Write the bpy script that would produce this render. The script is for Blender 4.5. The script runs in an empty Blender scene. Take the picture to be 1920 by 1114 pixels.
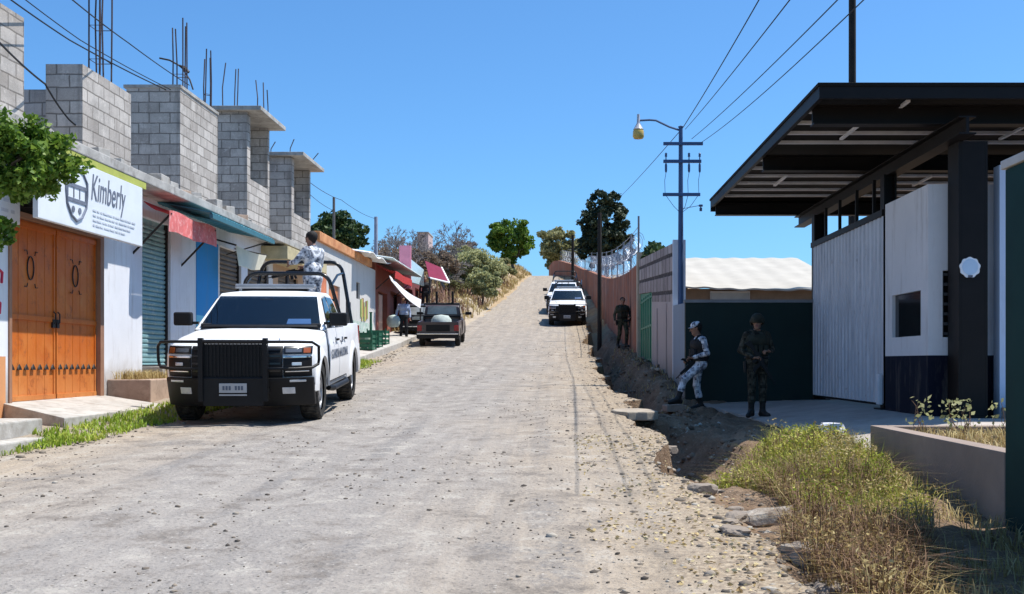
import bpy, bmesh, math, random
import numpy as np
from mathutils import Vector, Matrix, Euler
random.seed(7); RNG = np.random.default_rng(11)
SC = bpy.context.scene
COL = SC.collection
R = math.radians
# street frame: X across (right +), Y along the street, Z up; the eye stands at (0,0,1.4)
EYE = 1.4
def at(x, y, v):                       # photo pixel seen at depth v -> place in the street
    return Vector(((x-1045)*v/2000, v, EYE+(680-y)*v/2000))
def vx(x, u): return 2000*u/(x-1045)   # depth at which column x meets the plane X=u

# ------------------------------------------------------------------ shader helpers
class NT:
    def __init__(s, name):
        s.m = bpy.data.materials.new(name); s.m.use_nodes = True
        s.t = s.m.node_tree; s.t.nodes.clear()
        s.out = s.t.nodes.new('ShaderNodeOutputMaterial')
        s.b = s.t.nodes.new('ShaderNodeBsdfPrincipled')
        s.t.links.new(s.b.outputs[0], s.out.inputs[0])
    def n(s, typ, ins=None, **kw):
        nd = s.t.nodes.new(typ)
        for k, v in kw.items(): setattr(nd, k, v)
        for k, v in (ins or {}).items(): s.set(nd.inputs[k], v)
        return nd
    def set(s, sock, v):
        if hasattr(v, 'is_output'): s.t.links.new(v, sock)
        elif hasattr(v, 'outputs'): s.t.links.new(v.outputs[0], sock)
        else:
            if isinstance(v, (tuple, list)) and len(v) == 3 and sock.type == 'RGBA': v = (*v, 1)
            sock.default_value = v
    def math(s, op, a, b=0.0, c=None):
        ins = {0: a, 1: b}
        if c is not None: ins[2] = c
        return s.n('ShaderNodeMath', ins, operation=op).outputs[0]
    def mix(s, f, a, b, mode='MIX'):
        nd = s.t.nodes.new('ShaderNodeMix'); nd.data_type = 'RGBA'; nd.blend_type = mode
        s.set(nd.inputs[0], f); s.set(nd.inputs[6], a); s.set(nd.inputs[7], b)
        return nd.outputs[2]
    def noise(s, scale, vec=None, detail=4, rough=.6, dist=0):
        nd = s.n('ShaderNodeTexNoise', {'Scale': scale, 'Detail': detail, 'Roughness': rough, 'Distortion': dist})
        if vec is not None: s.set(nd.inputs['Vector'], vec)
        return nd.outputs['Fac']
    def ramp(s, f, stops):
        nd = s.n('ShaderNodeValToRGB', {'Fac': f}); e = nd.color_ramp.elements
        while len(e) < len(stops): e.new(.5)
        for el, (p, c) in zip(e, stops):
            el.position = p
            el.color = (c, c, c, 1) if isinstance(c, (int, float)) else (*c, 1)
        return nd.outputs[0]
    def pos(s): return s.n('ShaderNodeNewGeometry').outputs['Position']
    def obj(s): return s.n('ShaderNodeTexCoord').outputs['Object']
    def xyz(s, v):
        nd = s.n('ShaderNodeSeparateXYZ', {0: v}); return nd.outputs[0], nd.outputs[1], nd.outputs[2]
    def comb(s, x, y, z): return s.n('ShaderNodeCombineXYZ', {0: x, 1: y, 2: z}).outputs[0]
    def island(s): return s.n('ShaderNodeNewGeometry').outputs['Random Per Island']
    def bump(s, h, strength=.3, dist=.02):
        nd = s.n('ShaderNodeBump', {'Height': h, 'Strength': strength, 'Distance': dist})
        s.set(s.b.inputs['Normal'], nd.outputs[0])
    def fin(s, col=None, rough=.8, metal=0.0, spec=.3):
        if col is not None: s.set(s.b.inputs['Base Color'], col)
        s.set(s.b.inputs['Roughness'], rough); s.set(s.b.inputs['Metallic'], metal)
        s.set(s.b.inputs['Specular IOR Level'], spec)
        return s.m
MATS = {}
def mat(name, c, rough=.8, metal=0., spec=.3, var=.18, scale=3., bump=0., bscale=60., c2=None, thr=(.4, .65)):
    if name in MATS: return MATS[name]
    t = NT(name); o = t.obj()
    f = t.noise(scale, o, 5, .65)
    dark = tuple(max(0, x*(1-var)) for x in c); lite = tuple(min(1, x*(1+var*.6)) for x in c)
    col = t.ramp(f, [(.3, dark), (.7, lite)])
    if c2 is not None:
        g = t.noise(scale*2.3, o, 6, .7, .4)
        col = t.mix(t.ramp(g, [(thr[0], 0.), (thr[1], 1.)]), col, (*c2, 1))
    if bump: t.bump(t.noise(bscale, o, 4), bump, .01)
    MATS[name] = t.fin(col, rough, metal, spec); return MATS[name]

def wall_vec(t):                        # (along the wall, up) in metres for upright faces
    g = t.n('ShaderNodeNewGeometry'); x, y, z = t.xyz(g.outputs['Position'])
    nx, ny, nz = t.xyz(g.outputs['Normal'])
    side = t.math('GREATER_THAN', t.math('ABSOLUTE', nx), .6)
    along = t.math('ADD', t.math('MULTIPLY', side, y), t.math('MULTIPLY', t.math('SUBTRACT', 1., side), x))
    return t.comb(along, z, 0.), g.outputs['Position'], z
def block_mat(name, c1, c2, mortar, bw=.4, bh=.2, ms=.012, stain=.35, slope=0.):
    t = NT(name); v, p, z = wall_vec(t)
    if slope:
        a, zz, _ = t.xyz(v); v = t.comb(a, t.math('SUBTRACT', zz, t.math('MULTIPLY', a, slope)), 0.)
    wob = t.n('ShaderNodeVectorMath', {0: t.n('ShaderNodeTexNoise', {'Vector': p, 'Scale': 5., 'Detail': 3.}).outputs['Color'], 1: (.03, .03, 0)}, operation='MULTIPLY')
    v = t.n('ShaderNodeVectorMath', {0: v, 1: wob.outputs[0]}, operation='ADD').outputs[0]
    br = t.n('ShaderNodeTexBrick', {'Vector': v, 'Color1': c1, 'Color2': c2, 'Mortar': mortar, 'Scale': 1., 'Mortar Size': ms,
             'Mortar Smooth': .15, 'Bias': 0., 'Brick Width': bw, 'Row Height': bh}, offset=.5)
    f = t.noise(1.3, p, 6, .7)
    col = t.mix(t.ramp(f, [(.40, stain), (.56, 0.)]), br.outputs[0], tuple(x*.38 for x in c1))
    col = t.mix(t.ramp(t.noise(7., p, 5, .75), [(.56, 0.), (.68, .5)]), col, tuple(min(1, x*1.25) for x in c2))
    av, zv, _z = t.xyz(v); drip = t.noise(1., t.comb(t.math('MULTIPLY', av, 3.5), t.math('MULTIPLY', zv, .35), 0.), 5, .7)
    col = t.mix(t.ramp(drip, [(.54, 0.), (.70, .6)]), col, tuple(x*.42 for x in c1))
    fine = t.noise(45, p, 3, .7)
    col = t.mix(.35, col, t.ramp(fine, [(.3, .35), (.7, 1.)]), 'MULTIPLY')
    h = t.math('ADD', t.math('MULTIPLY', br.outputs[1], -1.), t.math('MULTIPLY', fine, .5))
    t.bump(h, .6, .012)
    return t.fin(col, .92, 0, .15)
def plaster(name, c, dirt=(.25, .2, .15), lowz=None, dirtamt=.5, var=.1, c_low=None, split=None):
    t = NT(name); v, p, z = wall_vec(t)
    f = t.noise(1.1, p, 6, .7)
    col = t.ramp(f, [(.3, tuple(x*(1-var) for x in c)), (.7, c)])
    if split is not None:               # a painted skirting band below height split
        col = t.mix(t.math('LESS_THAN', z, split), col, c_low)
    a, zz, _ = t.xyz(v)
    streak = t.noise(1., t.comb(t.math('MULTIPLY', a, 5.), t.math('MULTIPLY', zz, .7), 0.), 5, .7)
    m = t.ramp(streak, [(.52, 0.), (.75, dirtamt)])
    col = t.mix(m, col, dirt)
    if lowz is not None:
        zn = t.math('ADD', z, t.math('MULTIPLY', t.noise(3., p, 5), .5))
        low = t.n('ShaderNodeMapRange', {0: zn, 1: lowz+.15, 2: lowz+.75, 3: .8, 4: 0.}).outputs[0]
        col = t.mix(low, col, dirt)
    g = t.noise(60, p, 3)
    t.bump(t.math('ADD', g, t.noise(6, p, 3)), .25, .01)
    return t.fin(col, .88, 0, .2)

# ------------------------------------------------------------------ mesh helpers
class MB:
    def __init__(s): s.v = []; s.f = []; s.mi = []; s.M = Matrix.Identity(4); s.cur = 0
    def add(s, vs, fs, mi=None):
        b = len(s.v); s.v += [s.M @ Vector(p) for p in vs]
        for f in fs: s.f.append([b+i for i in f]); s.mi.append(s.cur if mi is None else mi)
        return s
    def box(s, x0, x1, y0, y1, z0, z1, mi=None):
        vs = [(x0, y0, z0), (x1, y0, z0), (x1, y1, z0), (x0, y1, z0), (x0, y0, z1), (x1, y0, z1), (x1, y1, z1), (x0, y1, z1)]
        return s.add(vs, [(0, 3, 2, 1), (4, 5, 6, 7), (0, 1, 5, 4), (1, 2, 6, 5), (2, 3, 7, 6), (3, 0, 4, 7)], mi)
    def hexa(s, p, mi=None):            # eight corners: bottom ring, top ring
        return s.add(p, [(0, 3, 2, 1), (4, 5, 6, 7), (0, 1, 5, 4), (1, 2, 6, 5), (2, 3, 7, 6), (3, 0, 4, 7)], mi)
    def slab(s, quad, d, mi=None):      # a quad given thickness along vector d
        q = [Vector(p) for p in quad]; d = Vector(d)
        return s.hexa(q+[p+d for p in q], mi)
    def prism(s, pts, d, mi=None, cap=None):
        n = len(pts); q = [Vector(p) for p in pts]; d = Vector(d)
        s.add(q+[p+d for p in q], [tuple(range(n))[::-1], tuple(range(n, 2*n))], mi if cap is None else cap)
        b = len(s.v)-2*n
        for i in range(n):
            j = (i+1) % n; s.f.append([b+i, b+j, b+n+j, b+n+i]); s.mi.append(s.cur if mi is None else mi)
        return s
    def tube(s, path, r, n=6, mi=None, closed=False):
        P = [Vector(p) for p in path]; m = len(P)
        rr = r if isinstance(r, (list, tuple)) else [r]*m
        vs = []; up = Vector((0, 0, 1)); pn = None
        for i, p in enumerate(P):
            a = P[max(i-1, 0)]; c = P[min(i+1, m-1)]
            if closed: a = P[(i-1) % m]; c = P[(i+1) % m]
            d = (c-a).normalized()
            if pn is None:
                pn = d.orthogonal().normalized()
            pn = (pn-d*pn.dot(d))
            pn = pn.normalized() if pn.length > 1e-6 else d.orthogonal().normalized()
            q = d.cross(pn)
            for k in range(n):
                t = 2*math.pi*k/n; vs.append(p+(pn*math.cos(t)+q*math.sin(t))*rr[i])
        fs = []
        for i in range(m if closed else m-1):
            i2 = (i+1) % m
            for k in range(n):
                k2 = (k+1) % n; fs.append((i*n+k, i*n+k2, i2*n+k2, i2*n+k))
        if not closed: fs += [tuple(range(n))[::-1], tuple((m-1)*n+k for k in range(n))]
        return s.add(vs, fs, mi)
    def lathe(s, prof, n=20, mi=None, axis='Z', c=(0, 0, 0), cap=True):
        vs = []; m = len(prof); c = Vector(c)
        for r, h in prof:
            for k in range(n):
                t = 2*math.pi*k/n; a, b = r*math.cos(t), r*math.sin(t)
                vs.append(c+Vector({'Z': (a, b, h), 'X': (h, a, b), 'Y': (b, h, a)}[axis]))
        fs = [(i*n+k, i*n+(k+1) % n, (i+1)*n+(k+1) % n, (i+1)*n+k) for i in range(m-1) for k in range(n)]
        if cap: fs += [tuple(range(n))[::-1], tuple((m-1)*n+k for k in range(n))]
        return s.add(vs, fs, mi)
    def grid(s, fn, us, vs, mi=None, thick=None):
        pts = [Vector(fn(a, b)) for b in vs for a in us]; nu = len(us); nv = len(vs)
        fs = [(j*nu+i, j*nu+i+1, (j+1)*nu+i+1, (j+1)*nu+i) for j in range(nv-1) for i in range(nu-1)]
        if thick is not None:
            d = Vector(thick); k = len(pts)
            pts2 = pts+[p+d for p in pts]
            fs2 = [tuple(reversed(f)) for f in fs]+[tuple(q+k for q in f) for f in fs]
            ring = [i for i in range(nu)]+[j*nu+nu-1 for j in range(1, nv)]+[(nv-1)*nu+i for i in range(nu-2, -1, -1)]+[j*nu for j in range(nv-2, 0, -1)]
            for a, b in zip(ring, ring[1:]+ring[:1]): fs2.append((a, b, b+k, a+k))
            return s.add(pts2, fs2, mi)
        return s.add(pts, fs, mi)
    def build(s, name, mats, parent=None, org=None, smooth=False, bevel=0., seg=2, ang=35):
        if not isinstance(mats, (list, tuple)): mats = [mats]
        o = Vector(org) if org is not None else Vector((0, 0, 0))
        me = bpy.data.meshes.new(name)
        me.from_pydata([tuple(p-o) for p in s.v], [], s.f)
        for m in mats: me.materials.append(m)
        me.polygons.foreach_set('material_index', s.mi)
        bm = bmesh.new(); bm.from_mesh(me); bmesh.ops.recalc_face_normals(bm, faces=bm.faces)
        if bevel:
            es = [e for e in bm.edges if len(e.link_faces) == 2 and e.calc_face_angle(0) > R(ang)]
            bmesh.ops.bevel(bm, geom=es, offset=bevel, segments=seg, profile=.6, affect='EDGES', clamp_overlap=True)
        if smooth:
            for f in bm.faces: f.smooth = True
            for e in bm.edges:
                if len(e.link_faces) == 2 and e.calc_face_angle(0) > R(40): e.smooth = False
        bm.to_mesh(me); bm.free(); me.update()
        ob = bpy.data.objects.new(name, me); COL.objects.link(ob)
        if parent is not None: ob.parent = parent
        elif org is not None: ob.location = o
        return ob
def arrays(name, V, F, m, parent=None, smooth=False):
    V = np.asarray(V, dtype=np.float32); F = np.asarray(F, dtype=np.int32); k = F.shape[1]
    me = bpy.data.meshes.new(name)
    me.vertices.add(len(V)); me.vertices.foreach_set('co', V.ravel())
    me.loops.add(F.size); me.loops.foreach_set('vertex_index', F.ravel())
    me.polygons.add(len(F)); me.polygons.foreach_set('loop_start', np.arange(0, F.size, k, dtype=np.int32))
    me.polygons.foreach_set('loop_total', np.full(len(F), k, dtype=np.int32))
    if smooth: me.polygons.foreach_set('use_smooth', np.ones(len(F), dtype=bool))
    for q in (m if isinstance(m, (list, tuple)) else [m]): me.materials.append(q)
    me.update(calc_edges=True); me.validate()
    ob = bpy.data.objects.new(name, me); COL.objects.link(ob)
    if parent is not None: ob.parent = parent
    return ob
def tag(o, label=None, cat=None, group=None, kind=None):
    if label: o['label'] = label
    if cat: o['category'] = cat
    if group: o['group'] = group
    if kind: o['kind'] = kind
    return o
def thing(name, loc, label, cat, group=None, rot=(0, 0, 0)):
    o = bpy.data.objects.new(name, None); COL.objects.link(o); o.empty_display_size = .2
    o.location = loc; o.rotation_euler = rot
    return tag(o, label, cat, group)
class Th:                               # a thing whose parts are given in street coordinates
    def __init__(s, name, loc, label, cat, group=None):
        s.o = Vector(loc); s.r = thing(name, loc, label, cat, group)
    def part(s, mb, name, mats, **kw): return mb.build(name, mats, s.r, org=s.o, **kw)
    def sub(s, mb, name, mats, par, **kw): return mb.build(name, mats, par, org=s.o, **kw)
def copy_tree(o, parent=None):
    c = o.copy(); COL.objects.link(c); c.parent = parent
    for ch in o.children: copy_tree(ch, c)
    return c
def text_mb(s, size, ext=.004, shear=0., width=1., bold=0.):
    cu = bpy.data.curves.new('lettering', 'FONT'); cu.body = s; cu.size = size; cu.extrude = ext; cu.shear = shear
    cu.align_x = 'LEFT'; cu.resolution_u = 4; cu.offset = bold
    ob = bpy.data.objects.new('lettering', cu); COL.objects.link(ob)
    dg = bpy.context.evaluated_depsgraph_get(); me = bpy.data.meshes.new_from_object(ob.evaluated_get(dg))
    mb = MB()
    mb.v = [Vector((v.co.x*width, v.co.y, v.co.z)) for v in me.vertices]
    mb.f = [list(p.vertices) for p in me.polygons]; mb.mi = [0]*len(mb.f)
    bpy.data.objects.remove(ob); bpy.data.curves.remove(cu); bpy.data.meshes.remove(me)
    return mb
def moved(mb, M):
    mb.v = [M @ p for p in mb.v]; return mb
FACE_X = Matrix.Rotation(R(90), 4, 'Z') @ Matrix.Rotation(R(90), 4, 'X')   # lettering on a face that looks to +X

# ------------------------------------------------------------------ value noise
def _h(i, j, s):
    n = (i*374761393+j*668265263+s*974711) & 0xffffffff
    n = ((n ^ (n >> 13))*1274126177) & 0xffffffff
    return ((n ^ (n >> 16)) & 0xffff)/65535.
def vnoise(x, y, s=0):
    x = np.asarray(x, float); y = np.asarray(y, float)
    i = np.floor(x).astype(np.int64); j = np.floor(y).astype(np.int64)
    a = x-i; b = y-j; a = a*a*(3-2*a); b = b*b*(3-2*b)
    return (_h(i, j, s)*(1-a)+_h(i+1, j, s)*a)*(1-b)+(_h(i, j+1, s)*(1-a)+_h(i+1, j+1, s)*a)*b-.5
def fbm(x, y, s=0, o=4):
    t = 0; k = 1.
    for q in range(o): t = t+vnoise(x*2**q, y*2**q, s+q*17)*k; k *= .5
    return t
def hermite(pts):
    X = np.array([p[0] for p in pts], float); Y = np.array([p[1] for p in pts], float)
    d = np.diff(Y)/np.diff(X); m = np.concatenate([[d[0]], (d[:-1]+d[1:])/2, [d[-1]]])
    def f(x):
        x = np.asarray(x, float); xx = np.clip(x, X[0], X[-1])
        k = np.clip(np.searchsorted(X, xx)-1, 0, len(X)-2); h = X[k+1]-X[k]; t = (xx-X[k])/h
        return (2*t**3-3*t**2+1)*Y[k]+(t**3-2*t**2+t)*h*m[k]+(-2*t**3+3*t**2)*Y[k+1]+(t**3-t**2)*h*m[k+1]
    return f
def sm(t): t = np.clip(t, 0, 1); return t*t*(3-2*t)
# ------------------------------------------------------------------ the lie of the land
Hr = hermite([(-10, -.38), (0, 0), (10, .375), (15, .58), (19, .755), (28, 1.15), (36, 1.6), (42, 2.07), (55, 3.2), (70, 4.9), (90, 7.5),
              (105, 9.6), (118, 11.0), (128, 11.6), (142, 11.6), (300, 9.), (800, 0.)])
def lin(pts):
    X = [p[0] for p in pts]; Y = [p[1] for p in pts]
    return lambda v: np.interp(v, X, Y)
_eL = lin([(0, -6.2), (9, -5.9), (12, -5.6), (15, -5.35), (30, -5.5), (43, -5.9), (56, -4.9), (70, -4.3), (90, -3.6), (118, -2.7), (135, -2.8), (900, -2.8)])
_eR = lin([(0, 1.5), (6, 1.38), (10, 1.15), (15, 1.17), (45, 1.24), (58, 1.55), (70, 1.4), (90, 1.1), (118, -.2), (135, -1.2), (900, -1.2)])
def eL(v): return _eL(v)+fbm(np.asarray(v)*.7, 3.3, 5)*.28
def eR(v): return _eR(v)+fbm(np.asarray(v)*.9, 9.1, 8, 6)*.42
Rf = hermite([(-10, -.3), (0, 0), (5.5, .08), (8, .2), (11, .37), (13, .41), (15, .42), (18, .435), (20.8, .53), (22.6, .90), (24, 1.05), (33, 1.56), (42, 2.2), (55, 3.3),
              (70, 5.0), (90, 7.7), (105, 9.8), (118, 11.1), (128, 11.6), (142, 11.6), (300, 9.), (800, 0.)])
Dd = lin([(0, .05), (9.3, .08), (10.8, .62), (15.4, .62), (16.1, .12), (17.3, .12), (18.3, .7), (48, .7), (62, .2), (80, .05), (900, .05)])
def ground_z(u, v):
    u = np.asarray(u, float); v = np.asarray(v, float)
    b = Hr(v); l = eL(v); r = eR(v)
    z = b + 0*u
    # the carriageway: ruts and unevenness
    road = (u >= l) & (u <= r)
    rut = -.018*np.exp(-((u+3.7+.25*np.sin(v*.15))/.22)**2)-.02*np.exp(-((u+2.1+.2*np.sin(v*.13))/.25)**2)-.018*np.exp(-((u+.5)/.2)**2)
    z = np.where(road, b+rut+fbm(u*.8, v*.5, 2)*.05+fbm(u*5, v*5, 3, 3)*.014, z)
    t = l-u
    walk = b+.10*sm(t/.9)+fbm(u*3, v*3, 21, 3)*.03*sm(t/.1)*(1-sm((t-1.2)/.3))
    bank = b+.75*sm(t/1.8)+np.clip(t-1., 0, 14)*.12+fbm(u*.9, v*.9, 31)*.5*sm(t/1.)
    k = sm((v-47)/8)
    z = np.where(t > 0, walk*(1-k)+bank*k, z)
    t = u-r; D = Dd(v); rf = Rf(v)
    n = fbm(u*2.2, v*2.2, 41)*.26+fbm(u*6, v*6, 47, 4)*.10
    wob = .25*fbm(v*.6, u*0+2.2, 51)
    d0 = sm((t+.02)/.16); up = sm((t-.48-wob)/.68)
    n = n+fbm(u*14., v*9., 53, 3)*.07*np.where(v < 45, 1, .3)
    ditch = (b*(1-d0)+(b-D)*d0)*(1-up)+rf*up+n*sm(t/.3)*np.where(D > .2, .8, .45)*(1-.6*sm((t-1.6)/.6))
    z = np.where(t > 0, ditch, z)
    far = sm((u-8)/25); z = z-np.where(t > 0, far*np.clip(z-.7, 0, 99)*.75, 0)
    farl = sm((-u-30)/60); z = z-np.where(u < 0, farl*np.clip(z-.5, 0, 99)*.5, 0)
    return z
def gz(u, v): return float(ground_z(u, v))
vr = list(np.arange(-12, 4, .8))
x = 4.
while x < 150: vr.append(x); x += max(.065, x*.0085)
vr += [155, 165, 180, 200, 240, 300, 400, 550, 800, 1500, 3000]
vr = np.array(vr)
NR = 96
lcol = [-3000, -800, -300, -120, -60, -35, -22, -15, -11, -9]
rows = []
L, Rr = eL(vr), eR(vr)
ncl = 26; ncr = 46
for i, v in enumerate(vr):
    row = lcol+list(np.linspace(-8, L[i]-.02, ncl)[:-1])+list(np.linspace(L[i], Rr[i], NR))
    tr = np.concatenate([np.linspace(.02, .3, 8), np.linspace(.36, 1.7, 24), np.linspace(1.85, 3.4, 14)])
    row += list(Rr[i]+tr)+[6, 8, 12, 20, 35, 60, 120, 300, 800, 3000]
    rows.append(row)
U = np.array(rows); Vv = np.repeat(vr[:, None], U.shape[1], 1)
Z = ground_z(U, Vv)
il = len(lcol)+ncl-1; ir = il+NR-1
def sheet(name, c0, c1, m):
    u = U[:, c0:c1+1]; n = u.shape[1]; k = len(vr)
    V = np.stack([u, Vv[:, c0:c1+1], Z[:, c0:c1+1]], -1).reshape(-1, 3)
    idx = np.arange(k*n).reshape(k, n)
    F = np.stack([idx[:-1, :-1], idx[:-1, 1:], idx[1:, 1:], idx[1:, :-1]], -1).reshape(-1, 4)
    return V, F
# road: grey dusty hardcore, sandier to the edges, with wheel streaks, worn tar patches and grit
t = NT('dusty_road'); p = t.pos(); px, py, pz = t.xyz(p)
big = t.noise(.45, p, 5, .65)
streak = t.noise(1., t.comb(t.math('MULTIPLY', px, 4.5), t.math('MULTIPLY', py, .16), 0.), 5, .62, .6)
edge = t.math('ADD', t.math('MULTIPLY', t.math('ABSOLUTE', t.math('ADD', px, 2.4)), .32), t.math('MULTIPLY', big, .9))
sand = t.ramp(edge, [(.95/2, 0.), (1.45/2, 1.)]) if False else t.n('ShaderNodeMapRange', {0: edge, 1: .75, 2: 1.45, 3: .10, 4: 1.}).outputs[0]
farm = t.n('ShaderNodeMapRange', {0: py, 1: 18., 2: 60., 3: 0., 4: .8}).outputs[0]
sand = t.math('MAXIMUM', sand, farm)
col = t.mix(sand, (.280, .257, .236), (.355, .290, .220))
col = t.mix(t.ramp(streak, [(.42, .0), (.66, .38)]), col, (.195, .185, .178))
col = t.mix(t.ramp(streak, [(.30, .35), (.44, 0.)]), col, (.37, .345, .315))
# worn tar patches near the camera
def spot(cx, cy, rx, ry):
    dx = t.math('DIVIDE', t.math('SUBTRACT', px, cx), rx); dy = t.math('DIVIDE', t.math('SUBTRACT', py, cy), ry)
    d = t.math('ADD', t.math('MULTIPLY', dx, dx), t.math('MULTIPLY', dy, dy))
    d = t.math('ADD', d, t.math('MULTIPLY', t.math('SUBTRACT', t.noise(5., p, 6, .75), .5), 2.6))
    return t.n('ShaderNodeMapRange', {0: d, 1: 0.3, 2: 1.15, 3: .75, 4: 0.}).outputs[0]
for a in [(-.12, 7.9, .14, .8), (-.02, 6.3, .2, .9), (-.42, 6.6, .2, .3), (-1.3, 6.4, .12, .7), (-4.7, 9.7, .6, .2), (-3.75, 11.2, .13, 2.6), (-2.5, 9., .10, 2.2), (-1.9, 13., .16, 3.), (-.2, 12.5, .12, 2.5), (-4.4, 12.3, .5, .35)]:
    col = t.mix(t.math('MULTIPLY', spot(*a), t.ramp(t.noise(16., p, 4, .75), [(.35, 1.), (.6, .15)])), col, (.15, .145, .145))
mot = t.noise(2.6, p, 6, .72)
col = t.mix(t.ramp(mot, [(.36, .75), (.48, 0.)]), col, (.165, .142, .122))
col = t.mix(t.ramp(mot, [(.54, 0.), (.66, .6)]), col, (.42, .385, .335))
grit = t.noise(38., p, 3, .7)
col = t.mix(t.ramp(grit, [(.33, .65), (.44, 0.)]), col, (.13, .118, .108))
col = t.mix(t.ramp(grit, [(.62, 0.), (.74, .45)]), col, (.52, .48, .43))
vo = t.n('ShaderNodeTexVoronoi', {'Vector': p, 'Scale': 24., 'Randomness': 1.})
wn = t.xyz(vo.outputs['Color'])[0]
dot = t.math('MULTIPLY', t.math('LESS_THAN', vo.outputs['Distance'], .22), t.math('GREATER_THAN', wn, .80))
col = t.mix(t.math('MULTIPLY', dot, .75), col, (.10, .095, .09))
dot2 = t.math('MULTIPLY', t.math('LESS_THAN', vo.outputs['Distance'], .2), t.math('LESS_THAN', wn, .10))
col = t.mix(t.math('MULTIPLY', dot2, .5), col, (.55, .52, .47))
verge = t.n('ShaderNodeMapRange', {0: t.math('ADD', px, t.math('MULTIPLY', t.noise(1.2, p, 6, .7), 1.6)), 1: 1.1, 2: 1.9, 3: 0., 4: .8}).outputs[0]
col = t.mix(verge, col, t.ramp(t.noise(22., p, 5, .75), [(.34, (.12, .085, .06)), (.5, (.30, .235, .165)), (.66, (.48, .40, .29))]))
# the old seam along the right wheel track
seam = t.math('ABSOLUTE', t.math('SUBTRACT', px, t.math('ADD', .62, t.math('MULTIPLY', t.math('SUBTRACT', t.noise(.5, t.comb(0., py, 0.), 4), .5), .5))))
col = t.mix(t.n('ShaderNodeMapRange', {0: seam, 1: .01, 2: .09, 3: .28, 4: 0.}).outputs[0], col, (.17, .15, .13))
h = t.math('ADD', t.math('MULTIPLY', grit, .6), t.math('ADD', t.math('MULTIPLY', t.noise(12, p, 5, .7), .8), t.math('MULTIPLY', vo.outputs['Distance'], -.4)))
t.bump(h, .7, .03)
M_road = t.fin(col, .93, 0, .12)
# soil
t = NT('dry_soil'); p = t.pos(); px, py, pz = t.xyz(p)
f = t.noise(1.6, p, 7, .7); g = t.noise(30, p, 4, .7)
col = t.ramp(f, [(.3, (.13, .082, .052)), (.5, (.215, .145, .095)), (.7, (.31, .225, .155))])
hill = t.n('ShaderNodeMapRange', {0: py, 1: 44., 2: 56., 3: 0., 4: .8}).outputs[0]
col = t.mix(hill, col, t.ramp(t.noise(.9, p, 6, .7), [(.3, (.30, .19, .12)), (.55, (.45, .34, .20)), (.75, (.50, .42, .27))]))
lw = t.math('LESS_THAN', px, -4.5)
col = t.mix(t.math('MULTIPLY', lw, .6), col, (.42, .37, .30))
col = t.mix(t.ramp(g, [(.32, .6), (.45, 0.)]), col, (.10, .075, .055))
col = t.mix(t.ramp(g, [(.6, 0.), (.7, .5)]), col, (.5, .44, .36))
t.bump(t.math('ADD', g, t.noise(9, p, 5)), .8, .04)
M_soil = t.fin(col, .95, 0, .1)
V, F = sheet('road', il, ir, M_road); tag(arrays('road', V, F, M_road, smooth=True), kind='structure')
Va, Fa = sheet('ground', 0, il, M_soil); Vb, Fb = sheet('ground', ir, U.shape[1]-1, M_soil)
tag(arrays('ground', np.vstack([Va, Vb]), np.vstack([Fa, Fb+len(Va)]), M_soil, smooth=True), kind='structure')

# ------------------------------------------------------------------ loose stones
def stones(n, pos_fn, smin, smax, seed):
    r = np.random.default_rng(seed)
    ico = bmesh.new(); bmesh.ops.create_icosphere(ico, subdivisions=1, radius=1)
    bv = np.array([v.co for v in ico.verts]); bf = np.array([[v.index for v in f.verts] for f in ico.faces]); ico.free()
    P = pos_fn(r, n); n = len(P)
    s = smin*(smax/smin)**(r.random(n)**2.2)
    sc = np.stack([s*r.uniform(.7, 1.3, n), s*r.uniform(.7, 1.3, n), s*r.uniform(.45, .8, n)], -1)
    jit = 1+r.uniform(-.28, .28, (n, len(bv), 1))
    v = bv[None]*jit*sc[:, None, :]
    a = r.uniform(0, 6.28, n); c, q = np.cos(a), np.sin(a)
    x = v[..., 0]*c[:, None]-v[..., 1]*q[:, None]; y = v[..., 0]*q[:, None]+v[..., 1]*c[:, None]
    W = np.stack([x, y, v[..., 2]], -1)+P[:, None, :]
    Fq = bf[None]+(np.arange(n)*len(bv))[:, None, None]
    return W.reshape(-1, 3), Fq.reshape(-1, 3)
def stone_mat(name, stops):
    t = NT(name); c = t.ramp(t.island(), stops)
    c = t.mix(.4, c, t.ramp(t.noise(40, t.pos(), 4), [(.3, .4), (.7, 1.)]), 'MULTIPLY')
    t.bump(t.noise(50, t.pos(), 4), .5, .01); return t.fin(c, .9, 0, .2)
M_grit = stone_mat('grit_stone', [(0, (.07, .06, .052)), (.4, (.20, .165, .13)), (.8, (.29, .24, .19)), (1, (.44, .40, .34))])
M_rock = stone_mat('rock_stone', [(0, (.16, .125, .10)), (.5, (.25, .205, .165)), (1, (.37, .32, .27))])
def on_road(r, n):
    v = 5.2+38*r.random(n)**2.0; l, rr = eL(v), eR(v)
    k = r.random(n); k = np.where(r.random(n) < .45, np.where(r.random(n) < .5, k**3, 1-k**3), k)
    u = l+(rr-l)*k
    keep = (fbm(u*.9, v*.5, 77)+.25+np.minimum(abs(u-l), abs(rr-u))*-.12) > r.random(n)*.5-.12
    u, v = u[keep], v[keep]; return np.stack([u, v, ground_z(u, v)+.002], -1)
def on_edge(r, n):
    v = 5.2+50*r.random(n)**1.8; u = eR(v)+np.where(r.random(n) < .5, r.normal(0, .2, n), -np.abs(r.normal(0, .55, n)))+.10
    return np.stack([u, v, ground_z(u, v)-.006], -1)
def on_left(r, n):
    v = 9+38*r.random(n); u = eL(v)+r.normal(-.05, .22, n)
    return np.stack([u, v, ground_z(u, v)+.005], -1)
w1, f1 = stones(8000, on_road, .006, .024, 1)
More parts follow.
